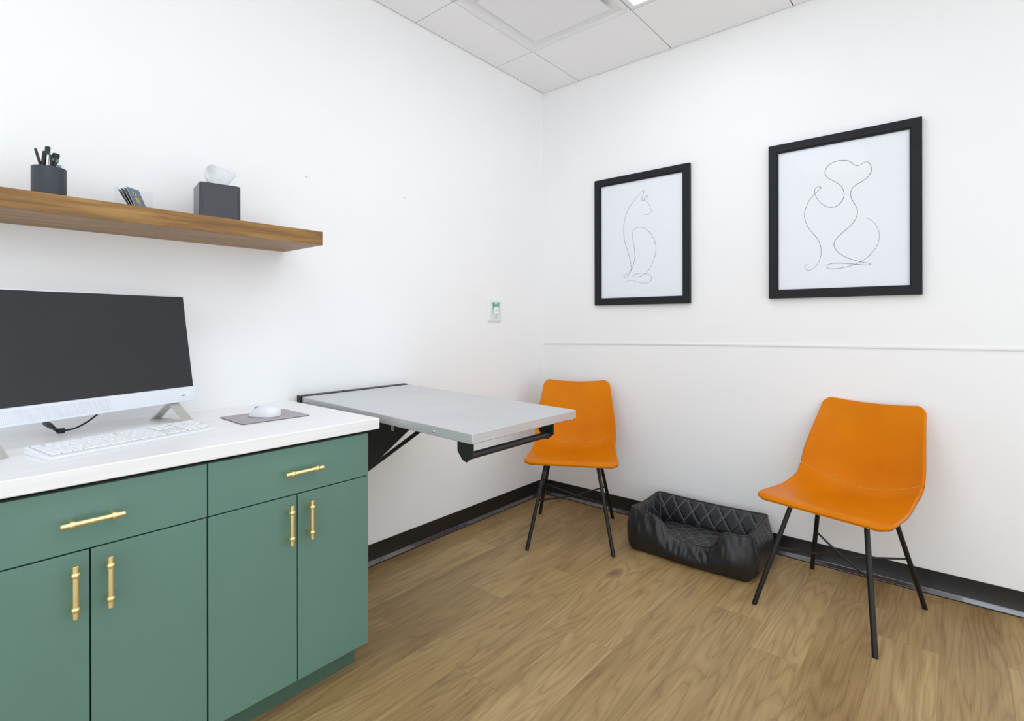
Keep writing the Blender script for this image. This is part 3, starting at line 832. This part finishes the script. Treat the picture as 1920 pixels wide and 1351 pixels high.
# ------------------------------------------------------------------ chairs
prof = catmull([(-0.226, 0.418), (-0.214, 0.428), (-0.185, 0.431), (-0.10, 0.424), (-0.01, 0.414), (0.07, 0.413), (0.125, 0.425), (0.165, 0.455),
                (0.195, 0.505), (0.222, 0.57), (0.252, 0.645), (0.284, 0.72), (0.315, 0.783)], 10)
prof = [Vector((0, a, b)) for a, b in [(p[0], p[1]) for p in prof]]
arc = [0.0]
for a, b in zip(prof, prof[1:]): arc.append(arc[-1] + (b - a).length)
LT = arc[-1]
def pcen(s):
    s = min(max(s, 0), LT)
    for i in range(len(arc) - 1):
        if arc[i + 1] >= s:
            f = (s - arc[i]) / max(1e-9, arc[i + 1] - arc[i]); return prof[i].lerp(prof[i + 1], f)
    return prof[-1]
def interp(T, x):
    if x <= T[0][0]: return T[0][1]
    for (a, p), (b, q) in zip(T, T[1:]):
        if x <= b:
            i = [t_[0] for t_ in T].index(a); f = (x - a) / (b - a); hh = b - a
            def sl(k):
                if k <= 0 or k >= len(T) - 1: return 0.0
                return (T[k + 1][1] - T[k - 1][1]) / (T[k + 1][0] - T[k - 1][0])
            m0, m1 = sl(i) * hh, sl(i + 1) * hh
            return (2 * f ** 3 - 3 * f * f + 1) * p + (f ** 3 - 2 * f * f + f) * m0 + (3 * f * f - 2 * f ** 3) * q + (f ** 3 - f * f) * m1
    return T[-1][1]
WT = [(0, 0.232), (0.06, 0.235), (0.22, 0.226), (0.33, 0.218), (0.42, 0.222), (0.52, 0.219), (0.62, 0.207), (LT, 0.192)]
EZ = [(0, 0.0), (0.05, 0.002), (0.20, 0.018), (0.32, 0.045), (0.40, 0.040), (0.50, 0.012), (LT, 0.004)]
EY = [(0, 0.0), (0.20, 0.002), (0.30, 0.000), (0.40, -0.024), (0.50, -0.040), (0.60, -0.032), (LT, -0.008)]
RC = 0.036
def halfw(s):
    w = interp(WT, s); d = min(s, LT - s)
    rc = RC
    if d < rc: w -= rc - math.sqrt(max(0, rc * rc - (rc - d) ** 2))
    return w
def surf(uu, s):
    s = s + 0.034 * uu * uu * math.sin(PI * min(1, max(0, s / LT))) ** 4
    c = pcen(s); w = halfw(s); e = abs(uu * w / interp(WT, s)) ** 2.4
    return Vector((uu * w, c.y + interp(EY, s) * e, c.z + interp(EZ, s) * e - (0.007 * (1 - abs(uu) ** 2) * max(0, (s - LT + 0.12) / 0.12) if s > LT - 0.12 else 0)))
def snorm(uu, s):
    h = 0.004
    a = surf(min(uu + 0.02, 0.999), s) - surf(max(uu - 0.02, -0.999), s)
    b = surf(uu, min(s + h, LT - 0.0)) - surf(uu, max(s - h, 0.0))
    n = a.cross(b); n.normalize(); return n if n.length > 0 else Vector((0, 0, 1))
SEAM = 0.392
def shell(name, s0, s1, parent):
    bm = nb(); nu = 28
    ss = []
    nmid = 26
    # denser rows near free ends
    def ends(a): return [a * (k / 7) ** 2 for k in range(8)]
    if s0 == 0:
        ss = [0.0006 + x for x in ends(0.05)] + [0.05 + (s1 - 0.05) * k / nmid for k in range(1, nmid + 1)]
    else:
        ss = [s0 + (s1 - 0.05 - s0) * k / nmid for k in range(nmid)] + [s1 - 0.0006 - x for x in reversed(ends(0.05))]
    T = 0.017
    us = [-1 + 2 * k / nu for k in range(nu + 1)]
    top, bot = [], []
    for s in ss:
        A, B = [], []
        for q in us:
            qq = math.copysign(abs(q) ** 0.9, q)
            p = surf(qq, s); n = snorm(qq, s)
            pad = 0.0
            A.append(bm.verts.new(p)); B.append(bm.verts.new(p - n * T))
        top.append(A); bot.append(B)
    R_ = len(ss)
    for i in range(R_ - 1):
        for j in range(nu):
            f = bm.faces.new((top[i][j], top[i][j + 1], top[i + 1][j + 1], top[i + 1][j])); f.smooth = True
            f = bm.faces.new((bot[i][j + 1], bot[i][j], bot[i + 1][j], bot[i + 1][j + 1])); f.smooth = True
    def rim(pa, qa):
        # rounded rim with a darker lower half
        for a, b in zip(range(len(pa) - 1), range(1, len(pa))):
            pass
    loop = [(top[0][j], bot[0][j]) for j in range(nu + 1)] + [(top[i][nu], bot[i][nu]) for i in range(1, R_)] + \
           [(top[-1][j], bot[-1][j]) for j in range(nu - 1, -1, -1)] + [(top[i][0], bot[i][0]) for i in range(R_ - 2, 0, -1)]
    n_ = len(loop)
    cen = sum((a.co for a, b in loop), Vector()) / n_
    mids = []
    for k in range(n_):
        a, b = loop[k]
        tdir = (loop[(k + 1) % n_][0].co - loop[k - 1][0].co).normalized()
        up = (a.co - b.co).normalized(); out = tdir.cross(up).normalized()
        if out.dot(a.co - cen) < 0 and True: out = -out
        cut = (s0 == 0 and k > nu + R_ - 2 and k < 2 * nu + R_) or (s0 > 0 and k <= nu)
        o_ = 0.0 if cut else 0.0042
        m1 = bm.verts.new(a.co.lerp(b.co, 0.22) + out * o_ * 0.8); m2 = bm.verts.new(a.co.lerp(b.co, 0.5) + out * o_); m3 = bm.verts.new(a.co.lerp(b.co, 0.8) + out * o_ * 0.7)
        mids.append((a, m1, m2, m3, b))
    for k in range(n_):
        A, B = mids[k], mids[(k + 1) % n_]
        for q in range(4):
            f = bm.faces.new((A[q], A[q + 1], B[q + 1], B[q])); f.smooth = True; f.material_index = 1 if q >= 2 else 0
    o = obj(name, bm, ['leather', 'edge'], parent)
    return o
def stitches(bm, pts, normal_fn, step, ln, r=0.0008, zig=0.0):
    d = 0.0; acc = 0.0; k = 0
    pts = [Vector(p) for p in pts]
    for a, b in zip(pts, pts[1:]):
        seg = (b - a).length
        while acc <= seg:
            f = acc / seg if seg else 0; p = a.lerp(b, f); tdir = (b - a).normalized()
            n = normal_fn(p, tdir)
            side = tdir.cross(n).normalized()
            q0 = p - tdir * ln / 2 + side * (zig if k % 2 else -zig) + n * r * 0.6; q1 = p + tdir * ln / 2 - side * (zig if k % 2 else -zig) + n * r * 0.6
            tube(bm, [q0, q1], r, 5); acc += step; k += 1
        acc -= seg

def chair(label, loc, rotz):
    t = thing('chair', label, 'chair', loc, rotz, 'orange leather chairs along the right wall')
    seat = shell('seat', 0.0, SEAM - 0.0008, t)
    back = shell('backrest', SEAM + 0.0008, LT, t)
    # stitching around the edge and along the seam
    def edge_pts(s0, s1, side, inset=0.0):
        k = 60; return [surf(side * (0.992 - inset), s0 + (s1 - s0) * i / k) for i in range(k + 1)]
    def nf(p, tdir):
        out = Vector((p.x, 0, 0)).normalized() if abs(p.x) > 0.15 else Vector((0, -1, 0.2)).normalized()
        return out
    bm = nb()
    seatrim = []
    for side in (-1, 1):
        stitches(bm, [p + Vector((side * 0.0035, 0, -0.005)) for p in edge_pts(0.036, SEAM, side)], lambda p, q: Vector((side, 0, 0)), 0.0075, 0.0042)
    stitches(bm, [surf(u_ / 20 * 0.88, 0.0006) + Vector((0, -0.0040, -0.006)) for u_ in range(-20, 21)], lambda p, q: Vector((0, -1, 0)), 0.0075, 0.0042)
    tag(obj('edge_stitching', bm, 'thread', seat), kind='stuff')
    bm = nb()
    for side in (-1, 1):
        stitches(bm, [p + Vector((side * 0.0035, 0.006, -0.001)) for p in edge_pts(SEAM, LT - 0.03, side)], lambda p, q: Vector((side, 0, 0)), 0.0075, 0.0042)
    stitches(bm, [surf(u_ / 20 * 0.86, LT - 0.0008) + Vector((0, 0.005, 0.0038)) for u_ in range(-20, 21)], lambda p, q: Vector((0, 0, 1)), 0.0075, 0.0042)
    tag(obj('edge_stitching', bm, 'thread', back), kind='stuff')
    bm = nb()
    stitches(bm, [surf(u_ / 40 * 0.985, SEAM) for u_ in range(-40, 41)], lambda p, q: Vector((0, -0.6, 0.8)).normalized(), 0.0062, 0.0060, 0.0007, 0.0022)
    tag(obj('seam_stitching', bm, 'thread', back), kind='stuff')
    feet = {}
    FY, BY, FX = -0.278, 0.226, 0.212
    for sx in (-1, 1):
        for fy, ty, tz in ((FY, -0.125, 0.405), (BY, 0.120, 0.402)):
            a = Vector((sx * FX, fy, 0.0)); b = Vector((sx * 0.132, ty, tz)); d = (b - a).normalized()
            bm = nb(); rg = tube(bm, [a, a + d * 0.004, b], [0.0092, 0.0096, 0.0092], 14)
            for v in rg[0]: v.co.z = 0.0
            o = obj('leg', bm, 'chair_metal', t)
            feet[(sx, fy)] = (a, d, b)
    bm = nb()
    z1 = 0.405
    for sy in (-0.125, 0.120): tube(bm, [(-0.132, sy, z1), (0.132, sy, z1)], 0.008, 10)
    for sx in (-0.132, 0.132): tube(bm, [(sx, -0.125, z1), (sx, 0.120, z1)], 0.008, 10)
    obj('seat_frame', bm, 'chair_metal', t)
    for s, z in ((1, 0.197), (-1, 0.197)):
        a, d, _ = feet[(-s, FY)]; p = a + d * ((z + 0.024) / d.z)
        a, d, _ = feet[(s, BY)]; q = a + d * (z / d.z)
        mid = (p + q) / 2 + Vector((0, 0, -0.010 - 0.004 * s))
        bm = nb(); tube(bm, [p, p.lerp(mid, 0.5) + Vector((0, 0, -0.001)), mid, q.lerp(mid, 0.5) + Vector((0, 0, -0.001)), q], 0.0042, 10); obj('cross_brace', bm, 'chair_metal', t)
    return t
chair('orange leather chair partly behind the steel table, in the room corner', (0.507, -0.413, 0), math.radians(29.7))
chair('orange leather chair in full view, right of the black pet bed', (1.744, -0.343, 0), math.radians(-13.3))

# ------------------------------------------------------------------ pet bed
BX, BY_ = 1.124, -0.240
t = thing('pet_bed', 'black leather pet bed with quilted lining between the orange chairs', 'pet bed', (BX, BY_, 0))
A_, B_ = 0.283, 0.165
NP = 420
def perim(s, a, b, r):
    """s in 0..1 around a rounded rectangle starting at front-left going along the front (+x)"""
    segs = [('l', (-a + r, -b), (a - r, -b)), ('c', (a - r, -b + r), -PI / 2), ('l', (a, -b + r), (a, b - r)), ('c', (a - r, b - r), 0),
            ('l', (a - r, b), (-a + r, b)), ('c', (-a + r, b - r), PI / 2), ('l', (-a, b - r), (-a, -b + r)), ('c', (-a + r, -b + r), PI)]
    ln = [2 * (a - r), r * PI / 2, 2 * (b - r), r * PI / 2, 2 * (a - r), r * PI / 2, 2 * (b - r), r * PI / 2]
    tot = sum(ln); d = s * tot
    for sg, l in zip(segs, ln):
        if d <= l + 1e-9:
            f = d / l
            if sg[0] == 'l':
                p = Vector(sg[1]).lerp(Vector(sg[2]), f); dr = (Vector(sg[2]) - Vector(sg[1])).normalized(); n = Vector((dr.y, -dr.x)); return p, n, s * tot
            an = sg[2] + f * PI / 2; n = Vector((math.cos(an), math.sin(an))); return Vector(sg[1]) + n * r, n, s * tot
        d -= l
    return Vector((-a + r, -b)), Vector((0, -1)), tot
HT = [(-0.283, 0.206), (-0.24, 0.200), (-0.18, 0.196), (-0.135, 0.186), (-0.105, 0.162), (-0.075, 0.128), (-0.04, 0.112), (0.02, 0.104), (0.09, 0.106), (0.118, 0.114), (0.145, 0.142), (0.165, 0.178), (0.19, 0.194), (0.24, 0.196), (0.283, 0.200)]
def rimh(p):
    front = max(0.0, min(1.0, (-p.y - (B_ - 0.012)) / 0.010))
    hside = 0.203 - 0.007 * (1 - (p.x / A_) ** 2) * (1 if p.y > B_ - 0.02 else 0) - 0.010 * (1 - (p.y / B_) ** 2) * (1 if abs(p.x) > A_ - 0.02 else 0)
    return hside * (1 - front) + interp(HT, p.x) * front
bm = nb(); bmi = nb(); uvi = bmi.loops.layers.uv.new('UVMap')
PO = [(-0.014, 0.0), (0.000, 0.004), (0.018, 0.07), (0.031, 0.22), (0.036, 0.40), (0.033, 0.58), (0.023, 0.76), (0.010, 0.92), (0.0, 1.0)]
PI_ = [(0.0, 1.0), (-0.008, 0.97), (-0.020, 0.86), (-0.036, 0.68), (-0.046, 0.5), (-0.048, 0.36), (-0.046, 0.2)]
PO = [tuple(q) for q in catmull([(a, b, 0) for a, b in PO], 4)]; PIc = [tuple(q) for q in catmull([(a, b, 0) for a, b in PI_], 4)]
outer_r, inner_r, pip = [], [], []
for i in range(NP):
    p, n, d = perim(i / NP, A_, B_, 0.026); h = rimh(p)
    col = []
    low = max(0, min(1, (0.2 - h) / 0.09))
    corner = 1 - min(1, min(abs(abs(p.x) - A_), 1) / 0.06) if abs(abs(p.y) - B_) < 0.04 else 1 - min(1, abs(abs(p.y) - B_) / 0.06)
    for (o_, z_, _) in PO:
        o2 = o_ * (1 - 0.40 * corner)
        wr = 0.0
        amp = 0.0030 + 0.0050 * low
        fall = math.exp(-((z_ - 0.80) / 0.28) ** 2)
        wr += amp * fall * (noise.noise(Vector((d * 34 + 3 * z_, z_ * 1.3, 2.0))) + 0.6 * noise.noise(Vector((d * 75, z_ * 2.0, 5.0))))
        wr += 0.004 * noise.noise(Vector((d * 7, z_ * 2.5, 9.0))) * math.sin(PI * min(1, max(0, z_)))
        col.append(bm.verts.new((p.x + n.x * (o2 + wr), p.y + n.y * (o2 + wr), h * z_ if z_ > 0 else 0.0)))
    outer_r.append(col)
    ic = []; L_ = 0.0; prev = None
    for (o_, z_, _) in PIc:
        wr = 0.003 * noise.noise(Vector((d * 9, z_ * 3, 4.0)))
        hh = h * z_
        if z_ < 0.45: hh = max(0.03, hh)
        q = Vector((p.x + n.x * (o_ + wr * (1 - z_)), p.y + n.y * (o_ + wr * (1 - z_)), hh))
        ic.append((bmi.verts.new(q), d, 0.20 - hh))
    inner_r.append(ic)
    pip.append((p.x, p.y, h + 0.0008))
for i in range(NP):
    A, B = outer_r[i], outer_r[(i + 1) % NP]
    for k in range(len(A) - 1): bm.faces.new((A[k], B[k], B[k + 1], A[k + 1])).smooth = True
    A, B = inner_r[i], inner_r[(i + 1) % NP]
    for k in range(len(A) - 1):
        f = bmi.faces.new((A[k][0], B[k][0], B[k + 1][0], A[k + 1][0])); f.smooth = True
        db = B[k][1] if i < NP - 1 else B[k][1] + perim(1.0, A_, B_, 0.022)[2]
        for lp, (uu, vv) in zip(f.loops, ((A[k][1], A[k][2]), (db, B[k][2]), (db, B[k + 1][2]), (A[k + 1][1], A[k + 1][2]))): lp[uvi].uv = (uu, vv)
bm.faces.new([c[0] for c in outer_r][::-1])
ow = obj('bolster', bm, 'bed', t, recalc=True)
obj('quilted_lining', bmi, 'bed_quilt', t, recalc=True)
bm = nb(); tube(bm, pip, 0.0032, 8, closed=True); tag(obj('piping', bm, 'piping', t), 'dark brown piping')
bm = nb(); uvc = bm.loops.layers.uv.new('UVMap')
nx, ny = 60, 36; ca, cb = A_ - 0.036, B_ - 0.036
G = []
for i in range(nx + 1):
    col = []
    for j in range(ny + 1):
        x = -1 + 2 * i / nx; y = -1 + 2 * j / ny
        ed_ = (1 - abs(x) ** 5) * (1 - abs(y) ** 5)
        z = 0.035 + 0.052 * max(0, ed_) ** 0.45 + 0.012 * (1 - x * x) * (1 - y * y) + 0.003 * noise.noise(Vector((x * 4, y * 3, 0)))
        col.append(bm.verts.new((x * ca, y * cb, z)))
    G.append(col)
for i in range(nx):
    for j in range(ny):
        f = bm.faces.new((G[i][j], G[i + 1][j], G[i + 1][j + 1], G[i][j + 1])); f.smooth = True
        for lp in f.loops: lp[uvc].uv = (lp.vert.co.x, lp.vert.co.y)
obj('cushion', bm, 'bed_cushion', t, recalc=False)

# ------------------------------------------------------------------ pictures
DOG=[(-0.127,-0.214),(-0.14,-0.219),(-0.143,-0.23),(-0.135,-0.24),(-0.119,-0.242),(-0.099,-0.229),(-0.083,-0.205),(-0.075,-0.176),(-0.074,-0.15),(-0.08,-0.117),(-0.093,-0.09),(-0.109,-0.069),(-0.125,-0.044),(-0.138,-0.014),(-0.144,0.017),(-0.14,0.046),(-0.128,0.078),(-0.112,0.102),(-0.094,0.119),(-0.079,0.132),(-0.071,0.139),(-0.082,0.145),(-0.095,0.142),(-0.101,0.13),(-0.099,0.111),(-0.09,0.089),(-0.076,0.068),(-0.06,0.052),(-0.041,0.043),(-0.022,0.041),(-0.004,0.049),(0.01,0.065),(0.017,0.085),(0.017,0.103),(0.012,0.122),(0.001,0.139),(-0.016,0.155),(-0.035,0.169),(-0.05,0.183),(-0.058,0.199),(-0.057,0.217),(-0.047,0.234),(-0.031,0.245),(-0.009,0.25),(0.015,0.248),(0.036,0.241),(0.047,0.23),(0.056,0.219),(0.068,0.212),(0.081,0.215),(0.093,0.222),(0.102,0.225),(0.111,0.22),(0.118,0.204),(0.121,0.184),(0.115,0.168),(0.105,0.154),(0.087,0.141),(0.066,0.131),(0.053,0.12),(0.044,0.106),(0.042,0.088),(0.046,0.069),(0.057,0.046),(0.066,0.025),(0.069,0.003),(0.063,-0.021),(0.051,-0.041),(0.033,-0.06),(0.012,-0.079),(-0.008,-0.098),(-0.021,-0.117),(-0.023,-0.135),(-0.016,-0.154),(-0.001,-0.173),(0.024,-0.193),(0.054,-0.208),(0.084,-0.219),(0.11,-0.226),(0.118,-0.23),(0.113,-0.233),(0.09,-0.232),(0.06,-0.227),(0.024,-0.221),(-0.013,-0.217),(-0.038,-0.218),(-0.051,-0.225),(-0.051,-0.235),(-0.038,-0.241),(-0.013,-0.242),(0.024,-0.237),(0.054,-0.229),(0.078,-0.219),(0.101,-0.202),(0.122,-0.182),(0.139,-0.155),(0.147,-0.129),(0.149,-0.105),(0.145,-0.08),(0.135,-0.056),(0.119,-0.037),(0.102,-0.024)]
CAT=[(0.016,0.141),(0.033,0.134),(0.048,0.133),(0.064,0.139),(0.073,0.149),(0.066,0.164),(0.06,0.178),(0.056,0.192),(0.044,0.206),(0.029,0.217),(0.021,0.224),(0.029,0.233),(0.041,0.24),(0.05,0.24),(0.046,0.232),(0.033,0.222),(0.021,0.214),(0.012,0.216),(0.012,0.229),(0.017,0.246),(0.023,0.263),(0.025,0.277),(0.009,0.269),(-0.014,0.249),(-0.042,0.22),(-0.071,0.186),(-0.091,0.148),(-0.102,0.105),(-0.106,0.06),(-0.102,0.015),(-0.092,-0.027),(-0.078,-0.069),(-0.066,-0.107),(-0.058,-0.144),(-0.057,-0.17),(-0.064,-0.192),(-0.076,-0.21),(-0.092,-0.218),(-0.105,-0.216),(-0.107,-0.21),(-0.096,-0.203),(-0.076,-0.195),(-0.055,-0.178),(-0.042,-0.149),(-0.035,-0.117),(-0.033,-0.08),(-0.038,-0.043),(-0.046,-0.005),(-0.049,0.024),(-0.044,0.046),(-0.031,0.063),(-0.007,0.068),(0.021,0.06),(0.048,0.041),(0.073,0.013),(0.09,-0.021),(0.098,-0.059),(0.094,-0.098),(0.082,-0.136),(0.063,-0.171),(0.036,-0.202),(0.004,-0.216),(-0.023,-0.218),(-0.043,-0.214),(-0.045,-0.208),(-0.027,-0.201),(0.005,-0.198),(0.036,-0.203),(0.059,-0.212),(0.071,-0.227),(0.069,-0.243),(0.051,-0.256),(0.02,-0.259),(-0.011,-0.251),(-0.043,-0.241),(-0.068,-0.237),(-0.096,-0.243)]
def smooth_line(pts):
    out = catmull([(x, 0, z) for x, z in pts], 3)
    for _ in range(2):
        out = [out[0]] + [(out[i - 1] + out[i] * 2 + out[i + 1]) / 4 for i in range(1, len(out) - 1)] + [out[-1]]
    return out
def picture(label, x0, x1, z0, z1, line, lx, lz, rr):
    cxx, czz = (x0 + x1) / 2, (z0 + z1) / 2; a, b = (x1 - x0) / 2, (z1 - z0) / 2
    t = thing('picture_frame', label, 'picture', (cxx, 0, czz), 0, 'black framed line drawings on the right wall')
    bw = 0.042; y0, y1 = -0.004, -0.025
    bm = nb()
    # mitred moulding: outer edge, flat face, small inner lip
    P = [(0.0, y0), (0.0, y1 + 0.001), (0.001, y1), (bw - 0.007, y1), (bw - 0.006, y1 + 0.004), (bw, y1 + 0.005), (bw, y0)]
    rg = []
    for o_, y in P:
        rg.append([bm.verts.new((sx * (a - o_), y, sz * (b - o_))) for sx, sz in ((1, 1), (-1, 1), (-1, -1), (1, -1))])
    for i in range(len(rg)):
        A, B = rg[i], rg[(i + 1) % len(rg)]
        for k in range(4): bm.faces.new((A[k], A[(k + 1) % 4], B[(k + 1) % 4], B[k]))
    obj('frame_moulding', bm, 'frame', t)
    bm = nb(); bx(bm, -a + bw - 0.004, a - bw + 0.004, -0.012, -0.008, -b + bw - 0.004, b - bw + 0.004)
    pr_ = obj('print_sheet', bm, 'paper', t)
    bm = nb(); pl = [Vector((p.x + lx - cxx, -0.0121, p.z + lz - czz)) for p in smooth_line(line)]
    n = len(pl)
    rad = [rr * (0.55 + 0.45 * math.sin(PI * min(1, (i + 2) / n * 1.0)) ** 0.5 + 0.25 * noise.noise(Vector((i * 0.05, 1, 2)))) for i in range(n)]
    tube(bm, pl, rad, 6)
    for v in bm.verts: v.co.y = -0.0121 + (v.co.y + 0.0121) * 0.25
    tag(obj('line_drawing', bm, 'ink', pr_), 'thin grey one-line drawing')
    bm = nb(); bx(bm, -a + bw - 0.003, a - bw + 0.003, -0.0165, -0.0150, -b + bw - 0.003, b - bw + 0.003)
    obj('glass_pane', bm, 'glass', t)
picture('black framed one-line drawing of a sitting cat', 0.4075, 1.000, 1.2345, 1.993, CAT, 0.704, 1.6135, 0.00105)
picture('black framed one-line drawing of a sitting dog', 1.3945, 1.9895, 1.2470, 1.9915, DOG, 1.692, 1.618, 0.00125)

# ------------------------------------------------------------------ wall switch box with green label
yc, zc = -0.4945, 1.203
t = thing('wall_switch', 'small white wall box with a green label on the left wall', 'wall switch', (0, yc, zc))
bm = nb(); a, b, d = 0.061, 0.070, 0.014
hexa(bm, [(0.0, -a, -b), (0.003, -a, -b), (0.003, a, -b), (0.0, a, -b), (0.0, -a, b), (0.003, -a, b), (0.003, a, b), (0.0, a, b)])
hexa(bm, [(0.003, -a, -b), (d, -a + 0.014, -b + 0.018), (d, a - 0.008, -b + 0.018), (0.003, a, -b), (0.003, -a, b), (d, -a + 0.014, b - 0.018), (d, a - 0.008, b - 0.018), (0.003, a, b)])
hs_ = obj('switch_housing', bm, 'white_metal', t, bevel=0.001)
bm = nb(); bx(bm, d, d + 0.0008, -0.024, 0.034, -0.047, 0.048); lb = obj('green_label', bm, 'label_green', t)
tag(lb, 'green printed label fading to white')
bm = nb(); bx(bm, d + 0.0008, d + 0.0035, -0.013, 0.027, -0.021, 0.021); pd = obj('touch_plate', bm, 'label_white', lb, bevel=0.001)
bm = nb(); lathe(bm, [(0.0035, 0), (0.003, 0.0006)], 12, Matrix.Translation((d + 0.0035, 0.007, 0.0)) @ Matrix.Rotation(PI / 2, 4, 'Y'))
for k, (y, z) in enumerate(((0.006, -0.030), (0.009, -0.028))): bx(bm, d + 0.0008, d + 0.0012, y - 0.0015, y + 0.0015, z - 0.003, z + 0.003)
obj('dark_symbol', bm, 'dark_print', lb)
bm = nb()
for k in range(4): bx(bm, d + 0.0008, d + 0.0012, -0.006 + k * 0.006, -0.0015 + k * 0.006, 0.038, 0.045)
bx(bm, d + 0.0008, d + 0.0012, 0.005, 0.009, 0.026, 0.032)
obj('white_lettering', bm, 'label_white', lb)
bm = nb()
for k in range(5): bx(bm, d + 0.0008, d + 0.0012, -0.008 + k * 0.005, -0.005 + k * 0.005, -0.0435, -0.039)
obj('green_lettering', bm, 'green_print', lb)

for (y, z, r, lab) in ((-1.6717, 1.750, 0.0045, 'tiny round grey wall plug above the end of the wooden shelf'), (-1.1512, 1.753, 0.003, 'tinier grey wall plug on bare wall toward the corner')):
    bm = nb(); lathe(bm, [(r, 0), (r * 0.9, 0.0012), (r * 0.4, 0.0018)], 16, Matrix.Translation((0.0, y, z)) @ Matrix.Rotation(PI / 2, 4, 'Y'))
    tag(obj('wall_plug', bm, 'mark'), lab, 'wall plug', 'small wall plugs on the left wall')

# ------------------------------------------------------------------ world, camera, colour management
w = bpy.data.worlds.new('world'); bpy.context.scene.world = w; w.use_nodes = True
w.node_tree.nodes['Background'].inputs[0].default_value = (0.88, 0.942, 1.0, 1); w.node_tree.nodes['Background'].inputs[1].default_value = 1.5

cam = bpy.data.cameras.new('camera'); co = bpy.data.objects.new('camera', cam); C.objects.link(co)
co.location = (2.0958, -2.8112, 1.1363)
yaw = math.radians(40.1299); rl = math.radians(-0.1056)
F = Vector((-math.sin(yaw), math.cos(yaw), 0)); R0 = Vector((math.cos(yaw), math.sin(yaw), 0)); U0 = R0.cross(F)
Rv = R0 * math.cos(rl) + U0 * math.sin(rl); Uv = -R0 * math.sin(rl) + U0 * math.cos(rl)
co.rotation_euler = Matrix((Rv, Uv, -F)).transposed().to_euler()
cam.sensor_fit = 'HORIZONTAL'; cam.sensor_width = 36.0; cam.lens = 986.9057 / 1920 * 36
cam.shift_x = 0.0; cam.shift_y = (602.85 - 675.5) / 1920
cam.clip_start = 0.02
sc = bpy.context.scene; sc.camera = co
sc.view_settings.view_transform = 'Standard'; sc.view_settings.look = 'None'
sc.view_settings.gamma = 1.0; sc.view_settings.use_curve_mapping = False
sc.view_settings.exposure = 0.13
sc.cycles.max_bounces = 10; sc.cycles.diffuse_bounces = 7; sc.cycles.transparent_max_bounces = 12
